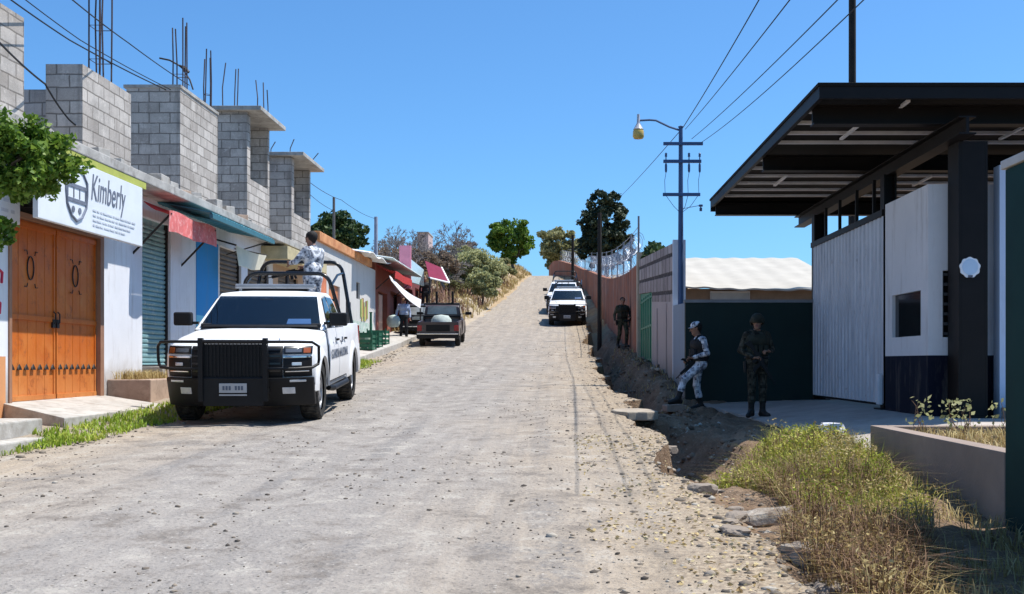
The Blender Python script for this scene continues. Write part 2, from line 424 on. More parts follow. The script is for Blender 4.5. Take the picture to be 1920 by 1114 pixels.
w2, f2 = stones(5200, on_edge, .006, .042, 2); w3, f3 = stones(900, on_left, .008, .045, 3)
tag(arrays('gravel', np.vstack([w1, w2, w3]), np.vstack([f1, f2+len(w1), f3+len(w1)+len(w2)]), M_grit), kind='stuff')
def in_ditch(r, n):
    v = 9.8+28*r.random(n)**1.4; u = eR(v)+r.uniform(.05, 1.9, n)
    k = (u < 2.6) & ((v > 12.6) | (u < eR(v)+.8)); u, v = u[k], v[k]; return np.stack([u, v, ground_z(u, v)-.004], -1)
w4, f4 = stones(2600, in_ditch, .015, .085, 4)
tag(arrays('soil_clods', w4, f4, stone_mat('soil_clod', [(0, (.10, .07, .05)), (.55, (.23, .165, .115)), (.85, (.36, .29, .22)), (1, (.55, .50, .43))])), kind='stuff')
# rocks one can count, along the broken edge of the ditch
def rock(u, v, sx, sy, sz, label, seed, cat='rock', group='rocks along the ditch edge', m=None, tilt=0.):
    r = np.random.default_rng(seed); bm = bmesh.new(); bmesh.ops.create_icosphere(bm, subdivisions=3, radius=1)
    for q in bm.verts:
        c = q.co; k = 1+.5*float(fbm(c.x*1.3+seed, c.y*1.3+c.z*1.7, seed))+.22*float(fbm(c.x*4+seed, c.y*4+c.z*3, seed+3))
        c *= k; c.z = max(min(c.z, .62), -.6); c.x = max(min(c.x, .85), -.85)
        q.co = Vector((c.x*sx, c.y*sy, c.z*sz))
    me = bpy.data.meshes.new('rock'); bm.to_mesh(me); bm.free(); me.materials.append(m or M_rock)
    o = bpy.data.objects.new('rock', me); COL.objects.link(o); o.location = (u, v, gz(u, v)+sz*.12)
    o.rotation_euler = (tilt, tilt*.6, r.uniform(0, 3)); return tag(o, label, cat, group)
for i in range(11):
    r = random.Random(i*7+1); v = 6.0+i*.42+r.uniform(-.2, .2) if i < 18 else 15+(i-18)*2.4
    u = float(eR(v))+(r.uniform(-.12, .3) if v < 10.3 else r.uniform(-.2, -.02)); s = r.uniform(.05, .12)*(1 if i < 18 else 1.3)
    rock(u, v, s*r.uniform(.9, 1.6), s*r.uniform(.9, 1.4), s*r.uniform(.5, .8), 'grey brown rock lying in the rubble along the road side of the ditch', 100+i)
rock(1.5, 7.75, .34, .16, .13, 'largest pale flat rock leaning out of the rubble beside the dry grass', 201, tilt=.25, m=mat('pale_rock', (.40, .35, .29), .9, var=.4, scale=7, bump=.9, bscale=40, c2=(.22, .17, .13), thr=(.42, .62)))
rock(1.55, 6.5, .2, .15, .1, 'whitish rock at the foot of the dry grass nearest the camera', 202, m=mat('pale_rock', (.46, .42, .37)))
rock(1.28, 12.3, .1, .08, .07, 'dark lump of rock alone on the road shoulder by the ditch', 203)
pb_ = rock(2.86, 11.15, .16, .13, .15, 'white crumpled plastic bag lying on the grass below the driveway edge', 204, 'bag', None, m=mat('white_plastic', (.66, .66, .70), .5, var=.25, scale=9, bump=.8, bscale=14))
pb_.name = 'plastic_bag'; pb_.location.z += .26
# ------------------------------------------------------------------ left side: houses and shops
M_block = block_mat('grey_block', (.43, .385, .345), (.61, .56, .51), (.24, .215, .19))
M_block2 = block_mat('grey_block_dark', (.38, .36, .345), (.50, .48, .465), (.22, .21, .20), bh=.21)
M_conc = mat('rough_concrete', (.42, .40, .37), .92, var=.35, scale=2.2, bump=.5, bscale=35, c2=(.2, .18, .16), thr=(.5, .75))
M_conc2 = mat('pale_concrete', (.44, .415, .38), .9, var=.2, scale=2., bump=.35, bscale=45, c2=(.27, .24, .205), thr=(.45, .7))
M_brownc = mat('brown_concrete', (.42, .31, .24), .92, var=.25, scale=2.5, bump=.4, bscale=40, c2=(.24, .17, .13), thr=(.5, .75))
M_white = plaster('white_plaster', (.74, .75, .78), lowz=.95, dirtamt=.35)
M_whiteo = plaster('white_plaster_orange_foot', (.76, .77, .79), c_low=(.62, .29, .13), split=1.48, dirtamt=.3)
M_blue = plaster('blue_plaster', (.04, .28, .62), c_low=(.16, .50, .68), split=2.35, dirtamt=.25)
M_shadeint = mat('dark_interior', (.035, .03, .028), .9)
M_rebar = mat('rusty_steel', (.10, .075, .075), .7, .3, var=.3)
M_black = mat('black_paint', (.012, .012, .013), .5, 0, .4)
M_darksteel = mat('dark_steel', (.03, .026, .024), .55, .3)
M_white_board = mat('white_board', (.66, .69, .72), .6, 0, .3, var=.07, scale=2.5)
M_ink = mat('blue_black_ink', (.15, .17, .22), .8, var=.35, scale=6)
M_greyink = mat('grey_ink', (.52, .55, .60), .8)
UF = -7.2
def facade(mb, v0, v1, z0, z1, ops, u=UF, th=.2, mi=0):
    x = v0
    for a, b, zb, zt in sorted(ops):
        if a > x: mb.box(u-th, u, x, a, z0, z1, mi)
        if zb > z0: mb.box(u-th, u, a, b, z0, zb, mi)
        if zt < z1: mb.box(u-th, u, a, b, zt, z1, mi)
        x = b
    if x < v1: mb.box(u-th, u, x, v1, z0, z1, mi)
def house(name, v0, v1, zt, m, ops, label, z0=-.3, zs=4.30, slab=True, back=-13., org=None):
    h = Th(name, (UF, (v0+v1)/2, gz(-6.5, (v0+v1)/2)), label, 'building')
    w = MB(); facade(w, v0, v1, z0, zs, ops); w.box(back, UF-.35, v0+.003, v1-.003, z0, zs)
    for a, b, zb, ztp in ops:           # reveals between the opening and the back
        pass
    h.part(w, 'wall', [m])
    if slab:
        s = MB(); s.box(back, -6.62, v0+.002, v1-.002, zs, 4.45); h.part(s, 'roof_slab', [M_conc], bevel=.015)
    return h
def shutter(h, a, b, zb, zt, m, pitch=.085, u=UF-.10, lower=None):
    mb = MB(); n = int((zt-zb)/pitch); pr = []
    for i in range(n):
        z = zb+i*pitch; pr += [(u, z), (u+.018, z+pitch*.25), (u+.018, z+pitch*.65), (u-.012, z+pitch*.92)]
    pr += [(u, zt)]
    vs = [(x, a+.02, z) for x, z in pr]+[(x, b-.02, z) for x, z in pr]; k = len(pr)
    mb.add(vs, [(i, k+i, k+i+1, i+1) for i in range(k-1)])
    o = h.part(mb, 'rolling_shutter', [m])
    g = MB(); g.box(u-.03, u+.05, a, a+.05, zb, zt); g.box(u-.03, u+.05, b-.05, b, zb, zt); g.box(u-.03, u+.045, a+.05, b-.05, zb-.03, zb+.04)
    h.sub(g, 'guide_rail', [M_darksteel], o)
    return o
def rebars(pts, z0, z1, label, lean=0.):
    c = sum((Vector((x, y, 0)) for x, y in pts), Vector())/len(pts)
    t = Th('rebar_cluster', (c.x, c.y, z0), label, 'rebar', 'bare rebars standing on the unfinished roofs')
    for i, (x, y) in enumerate(pts):
        r = random.Random(i+int(z1*97)); h = z1-r.uniform(0, .35)
        mb = MB(); mb.tube([(x, y, z0-.05), (x+r.uniform(-.02, .02), y+r.uniform(-.03, .03), (z0+h)/2), (x+lean+r.uniform(-.05, .05), y+r.uniform(-.06, .06), h)], .014, 5)
        t.part(mb, 'bar', [M_rebar])
    if len(pts) > 3:
        q = pts[:4]
        for zz in np.arange(z0+.4, z1-.7, .55):
            mb = MB(); mb.tube([(x, y, zz) for x, y in (q[0], q[1], q[3], q[2])], .007, 4, closed=True); t.part(mb, 'stirrup', [M_rebar])
    return t
def sq(cx, cy, a=.08, b=.11): return [(cx-a, cy-b), (cx+a, cy-b), (cx-a, cy+b), (cx+a, cy+b)]

# --- the house at the picture's left edge, white with an orange foot
h1 = house('corner_house', 8.4, 13.92, 4.45, M_whiteo, [], 'white house with orange painted foot at the left edge of the photo')
w = MB(); w.box(-9.2, UF, 10.4, 14.40, 4.45, 6.05)
h1.part(w, 'upper_wall', [M_block])
sg = Th('wall_sign', at(12, 380, 13.4), 'white signboard with lines of faded lettering at the left edge', 'sign')
a = MB(); a.box(-7.19, -7.10, 11.4, 14.10, 3.22, 3.88); sg.part(a, 'board', [M_white_board], bevel=.01)
a = MB(); rr = random.Random(4)
for k in range(4):
    x = 11.6
    while x < 13.9:
        l = rr.uniform(.06, .22); a.box(-7.1, -7.096, x, min(x+l, 13.95), 3.34+k*.13, 3.34+k*.13+.045); x += l+rr.uniform(.03, .07)
sg.part(a, 'lettering', [M_greyink])
a = MB(); M_red = mat('red_paint', (.55, .03, .07), .7)
for k, (y, z) in enumerate([(13.35, 2.25), (13.5, 2.5), (13.62, 2.3), (13.75, 2.55), (13.45, 2.1), (13.7, 2.15)]):
    a.tube([(-7.198, y-.06, z-.10), (-7.196, y, z+.05), (-7.198, y+.07, z+.02), (-7.196, y+.05, z-.12)], .022, 5)
h1.part(a, 'painted_scrawl', [M_red])
rebars([(-7.35, 11.7), (-7.3, 12.0), (-7.5, 12.5), (-7.35, 13.2)], 6.05, 7.3, 'bent rebars on the block wall at the left edge of the photo')

# --- house with the orange gate and the white board
h2 = house('gate_house', 13.92, 18.46, 4.45, M_white, [(13.98, 16.84, .70, 4.15)], 'white house with tall orange double gate below the Kimberly board', )
a = MB(); a.box(-7.38, -7.30, 13.98, 16.84, 3.36, 4.15); h2.part(a, 'transom', [M_shadeint])
t = NT('orange_gate_paint'); p = t.pos(); px, py, pz = t.xyz(p)
f = t.noise(1.3, p, 6, .7); st = t.noise(1.7, p, 4, .6)
c = t.ramp(f, [(.35, (.47, .105, .010)), (.6, (.54, .135, .013)), (.8, (.58, .17, .022))])
c = t.mix(t.ramp(st, [(.5, 0.), (.7, .45)]), c, (.64, .25, .06))
lowf = t.n('ShaderNodeMapRange', {0: t.math('ADD', pz, t.noise(2.5, p, 5)), 1: 1.1, 2: 2.1, 3: .55, 4: 0.}).outputs[0]
c = t.mix(lowf, c, (.60, .30, .11))
c = t.mix(t.ramp(t.noise(5, p, 7, .8), [(.54, 0.), (.66, .8)]), c, (.26, .07, .02))
t.bump(t.noise(3, p, 3), .3, .03); M_gate = t.fin(c, .5, 0, .35)
zb = .86
for k, (a0, a1) in enumerate(((14.06, 15.40), (15.43, 16.76))):
    a = MB(); u = -7.26
    a.box(u-.05, u, a0, a1, zb, 3.34)
    for y in (a0+.01, a1-.05): a.box(u, u+.014, y, y+.04, zb+.02, 3.32)
    for y in np.linspace(a0+.3, a1-.3, 4): a.box(u, u+.004, y, y+.012, zb+.02, 3.32)
    for z in (zb+.02, 1.98, 3.24): a.box(u, u+.022, a0+.005, a1-.005, z, z+.07)
    lf = h2.part(a, 'gate_leaf', [M_gate], bevel=.006)
    s = MB()                                           # a row of iron points along the lower rail
    for y in np.linspace(a0+.1, a1-.1, 7):
        s = MB(); s.add([(u+.015, y-.05, 1.30), (u+.015, y+.05, 1.30), (u+.035, y+.05, 1.30), (u+.035, y-.05, 1.30), (u+.015, y-.045, 1.335), (u+.015, y+.045, 1.335), (u+.035, y+.03, 1.335), (u+.035, y-.03, 1.335), (u+.025, y, 1.385)], [(0, 1, 2, 3), (0, 4, 5, 1), (1, 5, 6, 2), (2, 6, 7, 3), (3, 7, 4, 0), (4, 8, 5), (5, 8, 6), (6, 8, 7), (7, 8, 4)])
        h2.sub(s, 'iron_spike', [M_darksteel], lf)
    cy = (a0+a1)/2-.05; s = MB()                       # wrought oval
    s.tube([(u+.012, cy+.09*math.cos(q), 2.70+.16*math.sin(q)) for q in np.linspace(0, 2*math.pi, 20)[:-1]], .009, 6, closed=True)
    for dy in (-.2, .2):
        for dz in (-.24, .25): s.tube([(u+.02, cy+dy*.9, 2.68+dz), (u+.02, cy+dy*.6, 2.68+dz*1.02), (u+.02, cy+dy*.5, 2.68+dz*.8)], .007, 5)
    h2.sub(s, 'iron_scroll', [M_darksteel], lf)
    s = MB(); yy = a1-.07 if k == 0 else a0+.03
    s.tube([(u+.02, yy, 1.95), (u+.05, yy, 1.98), (u+.05, yy, 2.10), (u+.02, yy, 2.13)], .010, 6); s.box(u+.005, u+.03, yy-.04, yy+.04, 1.9, 2.02)
    h2.sub(s, 'handle', [M_black], lf)
a = MB(); a.box(-7.36, -7.18, 16.77, 16.9, .7, 3.4); a.box(-7.36, -7.18, 13.98, 14.05, .7, 3.4); a.box(-7.36, -7.17, 14.05, 16.77, 3.345, 3.42)
h2.part(a, 'gate_frame', [mat('gate_frame_paint', (.30, .16, .10), .6)])
a = MB(); a.box(-7.0, -6.63, 13.95, 17.2, 4.19, 4.297); h2.part(a, 'painted_band', [mat('yellow_green_paint', (.40, .42, .09), .7, var=.2)])
w = MB(); w.box(-7.78, -7.22, 16.22, 18.06, 4.45, 5.94); h2.part(w, 'upper_wall', [M_block])
w = MB(); w.box(-10.5, -7.9, 16.6, 16.75, 4.45, 5.65); w.box(-10.5, -10.3, 14.5, 16.6, 4.45, 5.4); h2.part(w, 'rear_wall', [M_block2])
rebars(sq(-7.5, 17.5, .12, .15)+[(-7.45, 17.36), (-7.55, 17.6)], 5.94, 8.3, 'tallest rebar cage, rising from the block pier above the Kimberly board')
rebars([(-9.0, 16.5), (-8.75, 16.5), (-8.6, 16.52)], 5.6, 6.05, 'short thin rebars behind the block pier above the white board')
# the board
bd = Th('shop_sign', (-6.69, 15.3, 3.25), 'white Kimberly signboard with shield emblem above the orange gate', 'sign')
a = MB(); a.box(-6.69, -6.62, 13.6, 17.02, 3.25, 4.185); bd.part(a, 'board', [M_white_board], bevel=.008)
for y in (14.4, 15.5, 16.7):
    for z in (3.5, 4.05): a = MB(); a.box(-7.2, -6.69, y, y+.05, z, z+.05); bd.part(a, 'bracket', [M_darksteel])
tx = text_mb('Kimberly', .54, .004, .25, .60, -.001); moved(tx, Matrix.Translation((-6.616, 15.12, 3.72)) @ FACE_X)
bd.part(tx, 'lettering', [M_ink])
a = MB(); u = -6.614; cy, hw = 14.68, .32
a.tube([(u, cy-hw, 3.92), (u, cy-hw, 3.74), (u, cy-hw*.9, 3.56), (u, cy-hw*.5, 3.41), (u, cy, 3.35), (u, cy+hw*.5, 3.41), (u, cy+hw*.9, 3.56), (u, cy+hw, 3.74), (u, cy+hw, 3.92)], .02, 6)
a.box(u-.004, u+.004, cy-hw-.02, cy+hw+.02, 3.80, 3.85); a.box(u-.004, u+.004, cy-hw*.95, cy+hw*.95, 3.60, 3.65)
for k in range(7):
    y = cy-hw*.85+k*hw*.28; a.box(u-.003, u+.003, y, y+.02, 3.66, 3.79) if k % 2 == 0 else None
a.tube([(u, cy-hw, 3.92), (u, cy-hw*.6, 4.04), (u, cy, 4.10), (u, cy+hw*.6, 4.04), (u, cy+hw, 3.92)], .016, 6)
for dy in (-.1, .1): a.lathe([(.0, -.003), (.045, -.003), (.045, .003), (.0, .003)], 12, axis='X', c=(u, cy+dy, 3.50))
bd.part(a, 'emblem', [M_ink])
a = MB(); rr = random.Random(9)
for k in range(4):
    x = 15.2
    while x < 16.7-.15*k:
        l = rr.uniform(.05, .18); a.box(u-.002, u+.002, x, x+l, 3.56-k*.07, 3.585-k*.07); x += l+rr.uniform(.02, .05)
x = 14.2
bd.part(a, 'small_lettering', [M_greyink])

# --- house with the teal shutter, pink awning and blue wall
h3 = house('shutter_house', 18.46, 22.62, 4.45, M_white, [(18.50, 19.86, 1.32, 3.95)], 'white and blue shop house with teal shutter under the pink awning')
t = NT('teal_shutter_paint'); p = t.pos(); x, y, z = t.xyz(p)
c = t.ramp(t.noise(2., p, 5, .7), [(.3, (.15, .29, .31)), (.7, (.25, .42, .44))])
c = t.mix(t.ramp(t.noise(9, p, 5, .7), [(.55, 0.), (.7, .7)]), c, (.55, .60, .58)); M_teal_sh = t.fin(c, .55, .2, .4)
shutter(h3, 18.50, 19.86, 1.32, 3.95, M_teal_sh)
a = MB(); a.box(-7.198, -7.185, 21.25, 22.60, 1.2, 3.9); h3.part(a, 'blue_panel', [M_blue])
w = MB(); w.box(-8.25, -7.22, 20.42, 22.66, 4.45, 6.66); w.box(-8.3, -7.2, 20.40, 22.70, 6.66, 6.72, 1); h3.part(w, 'upper_wall', [M_block, M_conc])
a = MB(); a.box(-7.2, -6.5, 17.05, 20.6, .5, 1.13); planter_l = h3.part(a, 'front_step', [M_brownc], bevel=.02)
a = MB(); a.box(-7.2, -6.85, 18.5, 20.2, 1.13, 1.33); h3.part(a, 'door_step', [M_conc2], bevel=.01)
rebars(sq(-7.5, 21.2, .10, .12)+[(-7.42, 21.25)], 6.7, 8.25, 'four rebars close together on the tall pale block wall')
rebars([(-7.40, 22.40), (-7.3, 22.5), (-7.45, 22.5), (-7.35, 22.58)], 6.65, 8.05, 'rebars at the far corner of the tall pale block wall')
a = Th('cinder_block', (-6.78, 19.1, 1.13), 'brown hollow block lying on the step before the teal shutter', 'block')
b = MB(); b.box(-6.80, -6.62, 18.5, 18.9, 1.135, 1.31); b.box(-6.80, -6.62, 18.9, 19.0, 1.135, 1.30); a.part(b, 'body', [M_brownc], bevel=.012)
# pink awning
M_pink = mat('pink_cloth', (.70, .17, .16), .85, var=.25, scale=4, bump=.4, bscale=12, c2=(.78, .40, .38), thr=(.5, .7))
M_redcloth = mat('red_cloth', (.50, .035, .03), .85, var=.3, scale=4)
def awning(name, v0, v1, u0, z0, u1, z1, drop, mats, label, struts=True, under=None, wave=.02):
    aw = Th(name, (u0, (v0+v1)/2, z0), label, 'awning', 'awnings over the shop fronts')
    us = np.linspace(v0, v1, 15); n = 7
    def top(a, b):
        s = .04*math.sin((a-v0)/(v1-v0)*math.pi*3)*b
        return (u0+(u1-u0)*b, a, z0+(z1-z0)*b-.06*math.sin(b*math.pi)+s*.5)
    m = MB(); m.grid(top, us, np.linspace(0, 1, n), thick=(0, 0, .015)); c = aw.part(m, 'cover', [mats[0]], smooth=True)
    if drop:
        m = MB(); m.grid(lambda a, b: (u1+.012+.02*math.sin(a*9)*b, a, z1+.02+.02*math.sin((a-v0)/(v1-v0)*math.pi*3)-drop*b), us, [0, .5, 1], thick=(.01, 0, 0)); aw.part(m, 'valance', [mats[1]], smooth=True)
    if struts:
        for v in (v0+.06, v1-.06):
            m = MB(); m.tube([(UF-.05, v, z1-.75), (u1+.03, v, z1-.02)], .02, 6); aw.part(m, 'strut', [M_darksteel])
    return aw
awning('pink_awning', 18.05, 20.5, -7.0, 4.12, -6.58, 3.96, .36, (M_redcloth, M_pink), 'faded pink and red cloth awning above the wall beside the teal shutter')

# --- house under the teal canopy
h4 = house('canopy_house', 22.62, 27.0, 4.45, M_white, [(22.75, 24.3, 1.25, 3.9), (24.8, 26.6, 1.3, 3.8)], 'shop house with dark shutter below the teal sheet canopy')
M_dark_sh = mat('dark_shutter_paint', (.16, .13, .105), .6, .2, var=.3)
shutter(h4, 22.75, 24.3, 1.25, 3.9, M_dark_sh, .1); shutter(h4, 24.8, 26.6, 1.3, 3.8, M_dark_sh, .1)
def open_room(h, v0, v1, zp, zt, front_end, uo=-6.86):
    w = MB(); w.box(-7.9, UF-.02, v0, front_end, 4.45, zt); w.box(-7.9, UF-.02, v1-.16, v1, 4.45, zt); w.box(UF-.18, UF-.02, front_end, v1-.16, 4.45, zp)
    w.box(-10.2, -10.05, v0, v1, 4.45, zt); w.box(-10.05, -7.9, v1-.16, v1, 4.45, zt); h.part(w, 'upper_wall', [M_block])
    s = MB(); s.box(-10.3, uo, v0-.15, v1+.2, zt, zt+.1); h.part(s, 'upper_slab', [M_conc], bevel=.01)
open_room(h4, 24.83, 26.75, 5.72, 7.25, 25.08)
rebars([(-7.9, 25.2), (-7.6, 25.3), (-7.75, 25.6)], 7.3, 8.6, 'three rebars on the nearer of the two open block rooms')
rebars([(-7.2, 25.6), (-7.1, 26.2), (-7.25, 26.4)], 7.3, 8.4, 'lower rebars at the street edge of the nearer open block room')
M_tealc = mat('teal_sheet', (.04, .17, .22), .5, .1, .4, var=.3, scale=3, c2=(.2, .3, .3), thr=(.6, .8))
cn = Th('teal_canopy', (UF, 21.3, 4.2), 'long teal metal sheet canopy between the pink and cream awnings', 'awning', 'awnings over the shop fronts')
m = MB(); m.grid(lambda a, b: (UF+.98*b, a, 4.27-.19*b+.018*math.sin(a*40)), np.linspace(19.2, 23.4, 90), [0, .5, 1], thick=(0, 0, .02)); cn.part(m, 'cover', [M_tealc])
m = MB(); m.box(-6.26, -6.2, 19.2, 23.4, 4.00, 4.08); cn.part(m, 'edge_beam', [mat('teal_beam', (.05, .16, .20), .6)])
for v in (23.2,):
    m = MB(); m.tube([(UF, v, 3.75), (-6.3, v, 4.02)], .014, 6); cn.part(m, 'strut', [M_darksteel])
M_cream = mat('cream_tarp', (.80, .74, .58), .85, var=.12, scale=3, bump=.3, bscale=9)
aw = Th('cream_awning', (-6.6, 23.5, 3.6), 'cream tarpaulin awning tilted over the dark shutter behind the front pickup', 'awning', 'awnings over the shop fronts')
q = [at(443, 460, 22.2), at(500, 479, 23.8), at(489, 506, 23.6), at(449, 498, 22.2)]
def bil(a, b): return q[0]*(1-a)*(1-b)+q[1]*a*(1-b)+q[2]*a*b+q[3]*(1-a)*b+Vector((.05*math.sin(a*6)*b, 0, -.04*math.sin(a*math.pi)))
m = MB(); m.grid(bil, np.linspace(0, 1, 12), np.linspace(0, 1, 6), thick=(-.02, 0, 0)); aw.part(m, 'cover', [M_cream], smooth=True)
for a in (0, 1):
    m = MB(); m.tube([bil(a, 0), Vector((UF, bil(a, 0).y, bil(a, 0).z+.15))], .018, 6); aw.part(m, 'strut', [M_darksteel])

# --- house under the second open room
h5 = house('block_house', 27.0, 31.9, 4.45, plaster('ochre_wall', (.55, .38, .26), dirtamt=.4), [(27.5, 29.6, 1.45, 3.7), (30.1, 31.4, 1.55, 3.6)], 'shop house with ochre marquee slab below the farther open block room')
open_room(h5, 28.97, 31.2, 5.5, 7.0, 29.25)
shutter(h5, 27.5, 29.6, 1.45, 3.7, M_dark_sh, .1)
a = MB(); a.box(-7.33, -7.28, 30.1, 31.4, 1.55, 3.6); h5.part(a, 'door', [mat('brown_door', (.30, .12, .07), .6)])
a = MB(); a.box(-7.2, -6.55, 25.9, 30.3, 3.92, 4.24); h5.part(a, 'marquee_slab', [mat('ochre_concrete', (.52, .44, .26), .9, var=.3, bump=.4)], bevel=.01)
rebars([(-7.9, 29.4), (-7.4, 29.5), (-7.1, 31.0)], 7.1, 7.75, 'short bent rebars on the farther open block room', lean=.15)

# --- house with the orange parapet
h6 = house('parapet_house', 31.9, 42.2, 5.3, plaster('grey_white_plaster', (.60, .58, .55), dirtamt=.45, lowz=1.6), [(33.6, 35.3, 1.65, 3.9), (38.2, 38.9, 3.7, 4.3), (36.3, 37.2, 1.75, 3.5)], 'grey plastered house with orange parapet behind the front pickup', zs=5.05, slab=False)
a = MB(); a.box(-13, -7.1, 31.9, 40.9, 5.05, 5.34); h6.part(a, 'parapet', [mat('orange_paint', (.66, .32, .14), .8, var=.3, scale=1.5, c2=(.45, .17, .07))], bevel=.02)
a = MB(); a.box(-7.33, -7.27, 33.6, 35.3, 1.65, 3.9); h6.part(a, 'door', [mat('orange_door', (.60, .22, .09), .6, var=.3)])
a = MB(); a.box(-7.33, -7.27, 36.3, 37.2, 1.75, 3.5); h6.part(a, 'door', [M_darksteel])
a = MB(); a.box(-7.32, -7.28, 38.2, 38.9, 3.7, 4.3); h6.part(a, 'window', [M_shadeint])
a = MB(); a.box(-7.2, -7.185, 31.95, 33.2, 1.9, 4.7); h6.part(a, 'orange_pillar', [mat('orange_wall_paint', (.60, .20, .10), .8, var=.25)])
a = MB(); a.box(-7.2, -7.19, 37.6, 41.6, 1.6, 2.9); h6.part(a, 'green_wash', [mat('green_wall_paint', (.36, .50, .42), .85, var=.3, c2=(.6, .6, .55), thr=(.45, .6))])
mp = Th('wall_poster', (-7.18, 39.6, 3.0), 'green and yellow hanging decoration on the grey plastered wall', 'poster')
a = MB()
for k in range(7):
    r = random.Random(k); y = 38.9+k*.22; a.box(-7.19, -7.17, y, y+.18, 3.0+r.uniform(-.1, .1), 3.6+r.uniform(-.15, .2), k % 3)
mp.part(a, 'sheets', [mat('leaf_green_paper', (.30, .38, .12)), mat('yellow_paper', (.55, .45, .15)), mat('brown_paper', (.30, .16, .08))])
# --- shops further up the street
h7 = house('red_shop', 42.2, 50.0, 5.2, plaster('brick_red_plaster', (.30, .10, .07), dirtamt=.5), [(42.9, 45.2, 2.0, 4.3), (46., 49.2, 2.3, 4.5)], 'dark red shop with tin roof behind the white slanting tarpaulin', zs=5.4, slab=False)
a = MB(); a.box(-7.4, -7.3, 43.7, 44.5, 2.0, 4.2); h7.part(a, 'door', [mat('peach_door', (.70, .45, .33), .7)])
M_tin = mat('pale_green_tin', (.50, .58, .54), .5, .3, var=.2, scale=1.2, c2=(.62, .66, .64))
a = MB(); a.grid(lambda x, b: (-6.35-6.5*b, x, 5.42+.95*b+.03*math.sin(x*18)), np.linspace(41.2, 50.2, 150), np.linspace(0, 1, 5), thick=(0, 0, .02)); h7.part(a, 'tin_roof', [M_tin])
M_wtarp = mat('white_tarp', (.84, .83, .82), .8, var=.08, scale=2)
a = MB(); a.grid(lambda x, b: (-6.6-5*b, x, 5.28+.75*b+.05*math.sin(x*3)), np.linspace(37.4, 42.4, 20), np.linspace(0, 1, 5), thick=(0, 0, .03)); h6.part(a, 'white_sheet_roof', [M_wtarp], smooth=True)
awning('red_awning', 42.3, 47.2, UF, 5.28, -6.45, 5.02, .30, (M_redcloth, M_redcloth), 'dark red awning under the pale tin roof')
wt = Th('white_tarpaulin', (-6.2, 45, 3.4), 'white tarpaulin slanting down beside the small dark pickup', 'awning', 'awnings over the shop fronts')
q2 = [at(731, 517, 42.0), at(790, 562, 46.), at(788, 578, 45.7), at(735, 527, 41.9)]
def bil2(a, b): return q2[0]*(1-a)*(1-b)+q2[1]*a*(1-b)+q2[2]*a*b+q2[3]*(1-a)*b+Vector((0, 0, -.12*math.sin(a*math.pi)))
m = MB(); m.grid(bil2, np.linspace(0, 1, 12), np.linspace(0, 1, 5), thick=(-.03, 0, 0)); wt.part(m, 'cover', [M_wtarp], smooth=True)
m = MB()
for a in (1.,): e = bil2(a, 1); m.tube([e, (e.x, e.y, gz(e.x, e.y))], .03, 6)
wt.part(m, 'pole', [M_darksteel])
h8 = house('pink_shop', 50.0, 58.0, 5.6, plaster('maroon_plaster', (.20, .06, .06), dirtamt=.4), [(50.6, 53., 3.0, 5.0), (54, 57, 3.2, 5.2)], 'small far shop with pink and pale blue panels', zs=6.0, slab=False)
a = MB(); a.box(-7.42, -6.88, 50.1, 50.25, 4.9, 6.9); h8.part(a, 'pink_panel', [mat('pink_paint', (.80, .28, .36), .7, var=.15)])
a = MB(); a.hexa([at(768, 528, 50.6), at(795, 536, 52.), at(795, 536, 52.)+Vector((-.1, .2, 0)), at(768, 528, 50.6)+Vector((-.1, .2, 0)),
                  at(768, 484, 50.6), at(795, 506, 52.), at(795, 506, 52.)+Vector((-.1, .2, 0)), at(768, 484, 50.6)+Vector((-.1, .2, 0))]); h8.part(a, 'blue_panel', [mat('pale_blue_paint', (.48, .66, .74), .7, var=.1)])
M_maroon = mat('maroon_cloth', (.17, .008, .035), .85, var=.2)
q3 = [at(797, 489, 53.), at(828, 502, 55.5), at(842, 530, 51.5), at(805, 521, 49.5)]
mw = Th('maroon_awning', (-5.9, 52.4, 4.4), 'maroon awning with white edge at the far end of the shops', 'awning', 'awnings over the shop fronts')
m = MB(); m.grid(lambda a, b: q3[0]*(1-a)*(1-b)+q3[1]*a*(1-b)+q3[2]*a*b+q3[3]*(1-a)*b, np.linspace(0, 1, 8), np.linspace(0, 1, 6), thick=(0, 0, -.03)); mw.part(m, 'cover', [M_maroon])
m = MB(); m.tube([q3[1], q3[2], q3[3]], .05, 6); mw.part(m, 'white_edge', [M_wtarp])
m = MB()
for e in (q3[2], q3[3]): m.tube([e, (e.x, e.y, gz(e.x, e.y))], .03, 6)
mw.part(m, 'pole', [M_darksteel])

# rubble and loose blocks on the roof edge, each a block one could lift
M_rub = [M_conc2, M_brownc, M_conc]
def chunk(i, u, v, z, s, m, label):
    r = random.Random(i); o = MB(); o.M = Matrix.Rotation(r.uniform(-.6, .6), 4, 'Z') @ Matrix.Rotation(r.uniform(-.15, .15), 4, 'X')
    o.box(-s*.5, s*.5, -s*r.uniform(.6, 1.), s*r.uniform(.6, 1.), -.01, s*r.uniform(.6, .95))
    ob = o.build('broken_block', [m], bevel=s*.08); ob.location = (u, v, z)
    return tag(ob, label, 'block', 'broken blocks along the roof edge')
for i in range(30):
    r = random.Random(i+50); v = 14.6+i*.40+r.uniform(-.15, .15)
    chunk(i, r.uniform(-7.1, -6.75), v, 4.452, r.uniform(.09, .23), M_rub[i % 3], 'broken piece of concrete block lying along the roof slab edge')
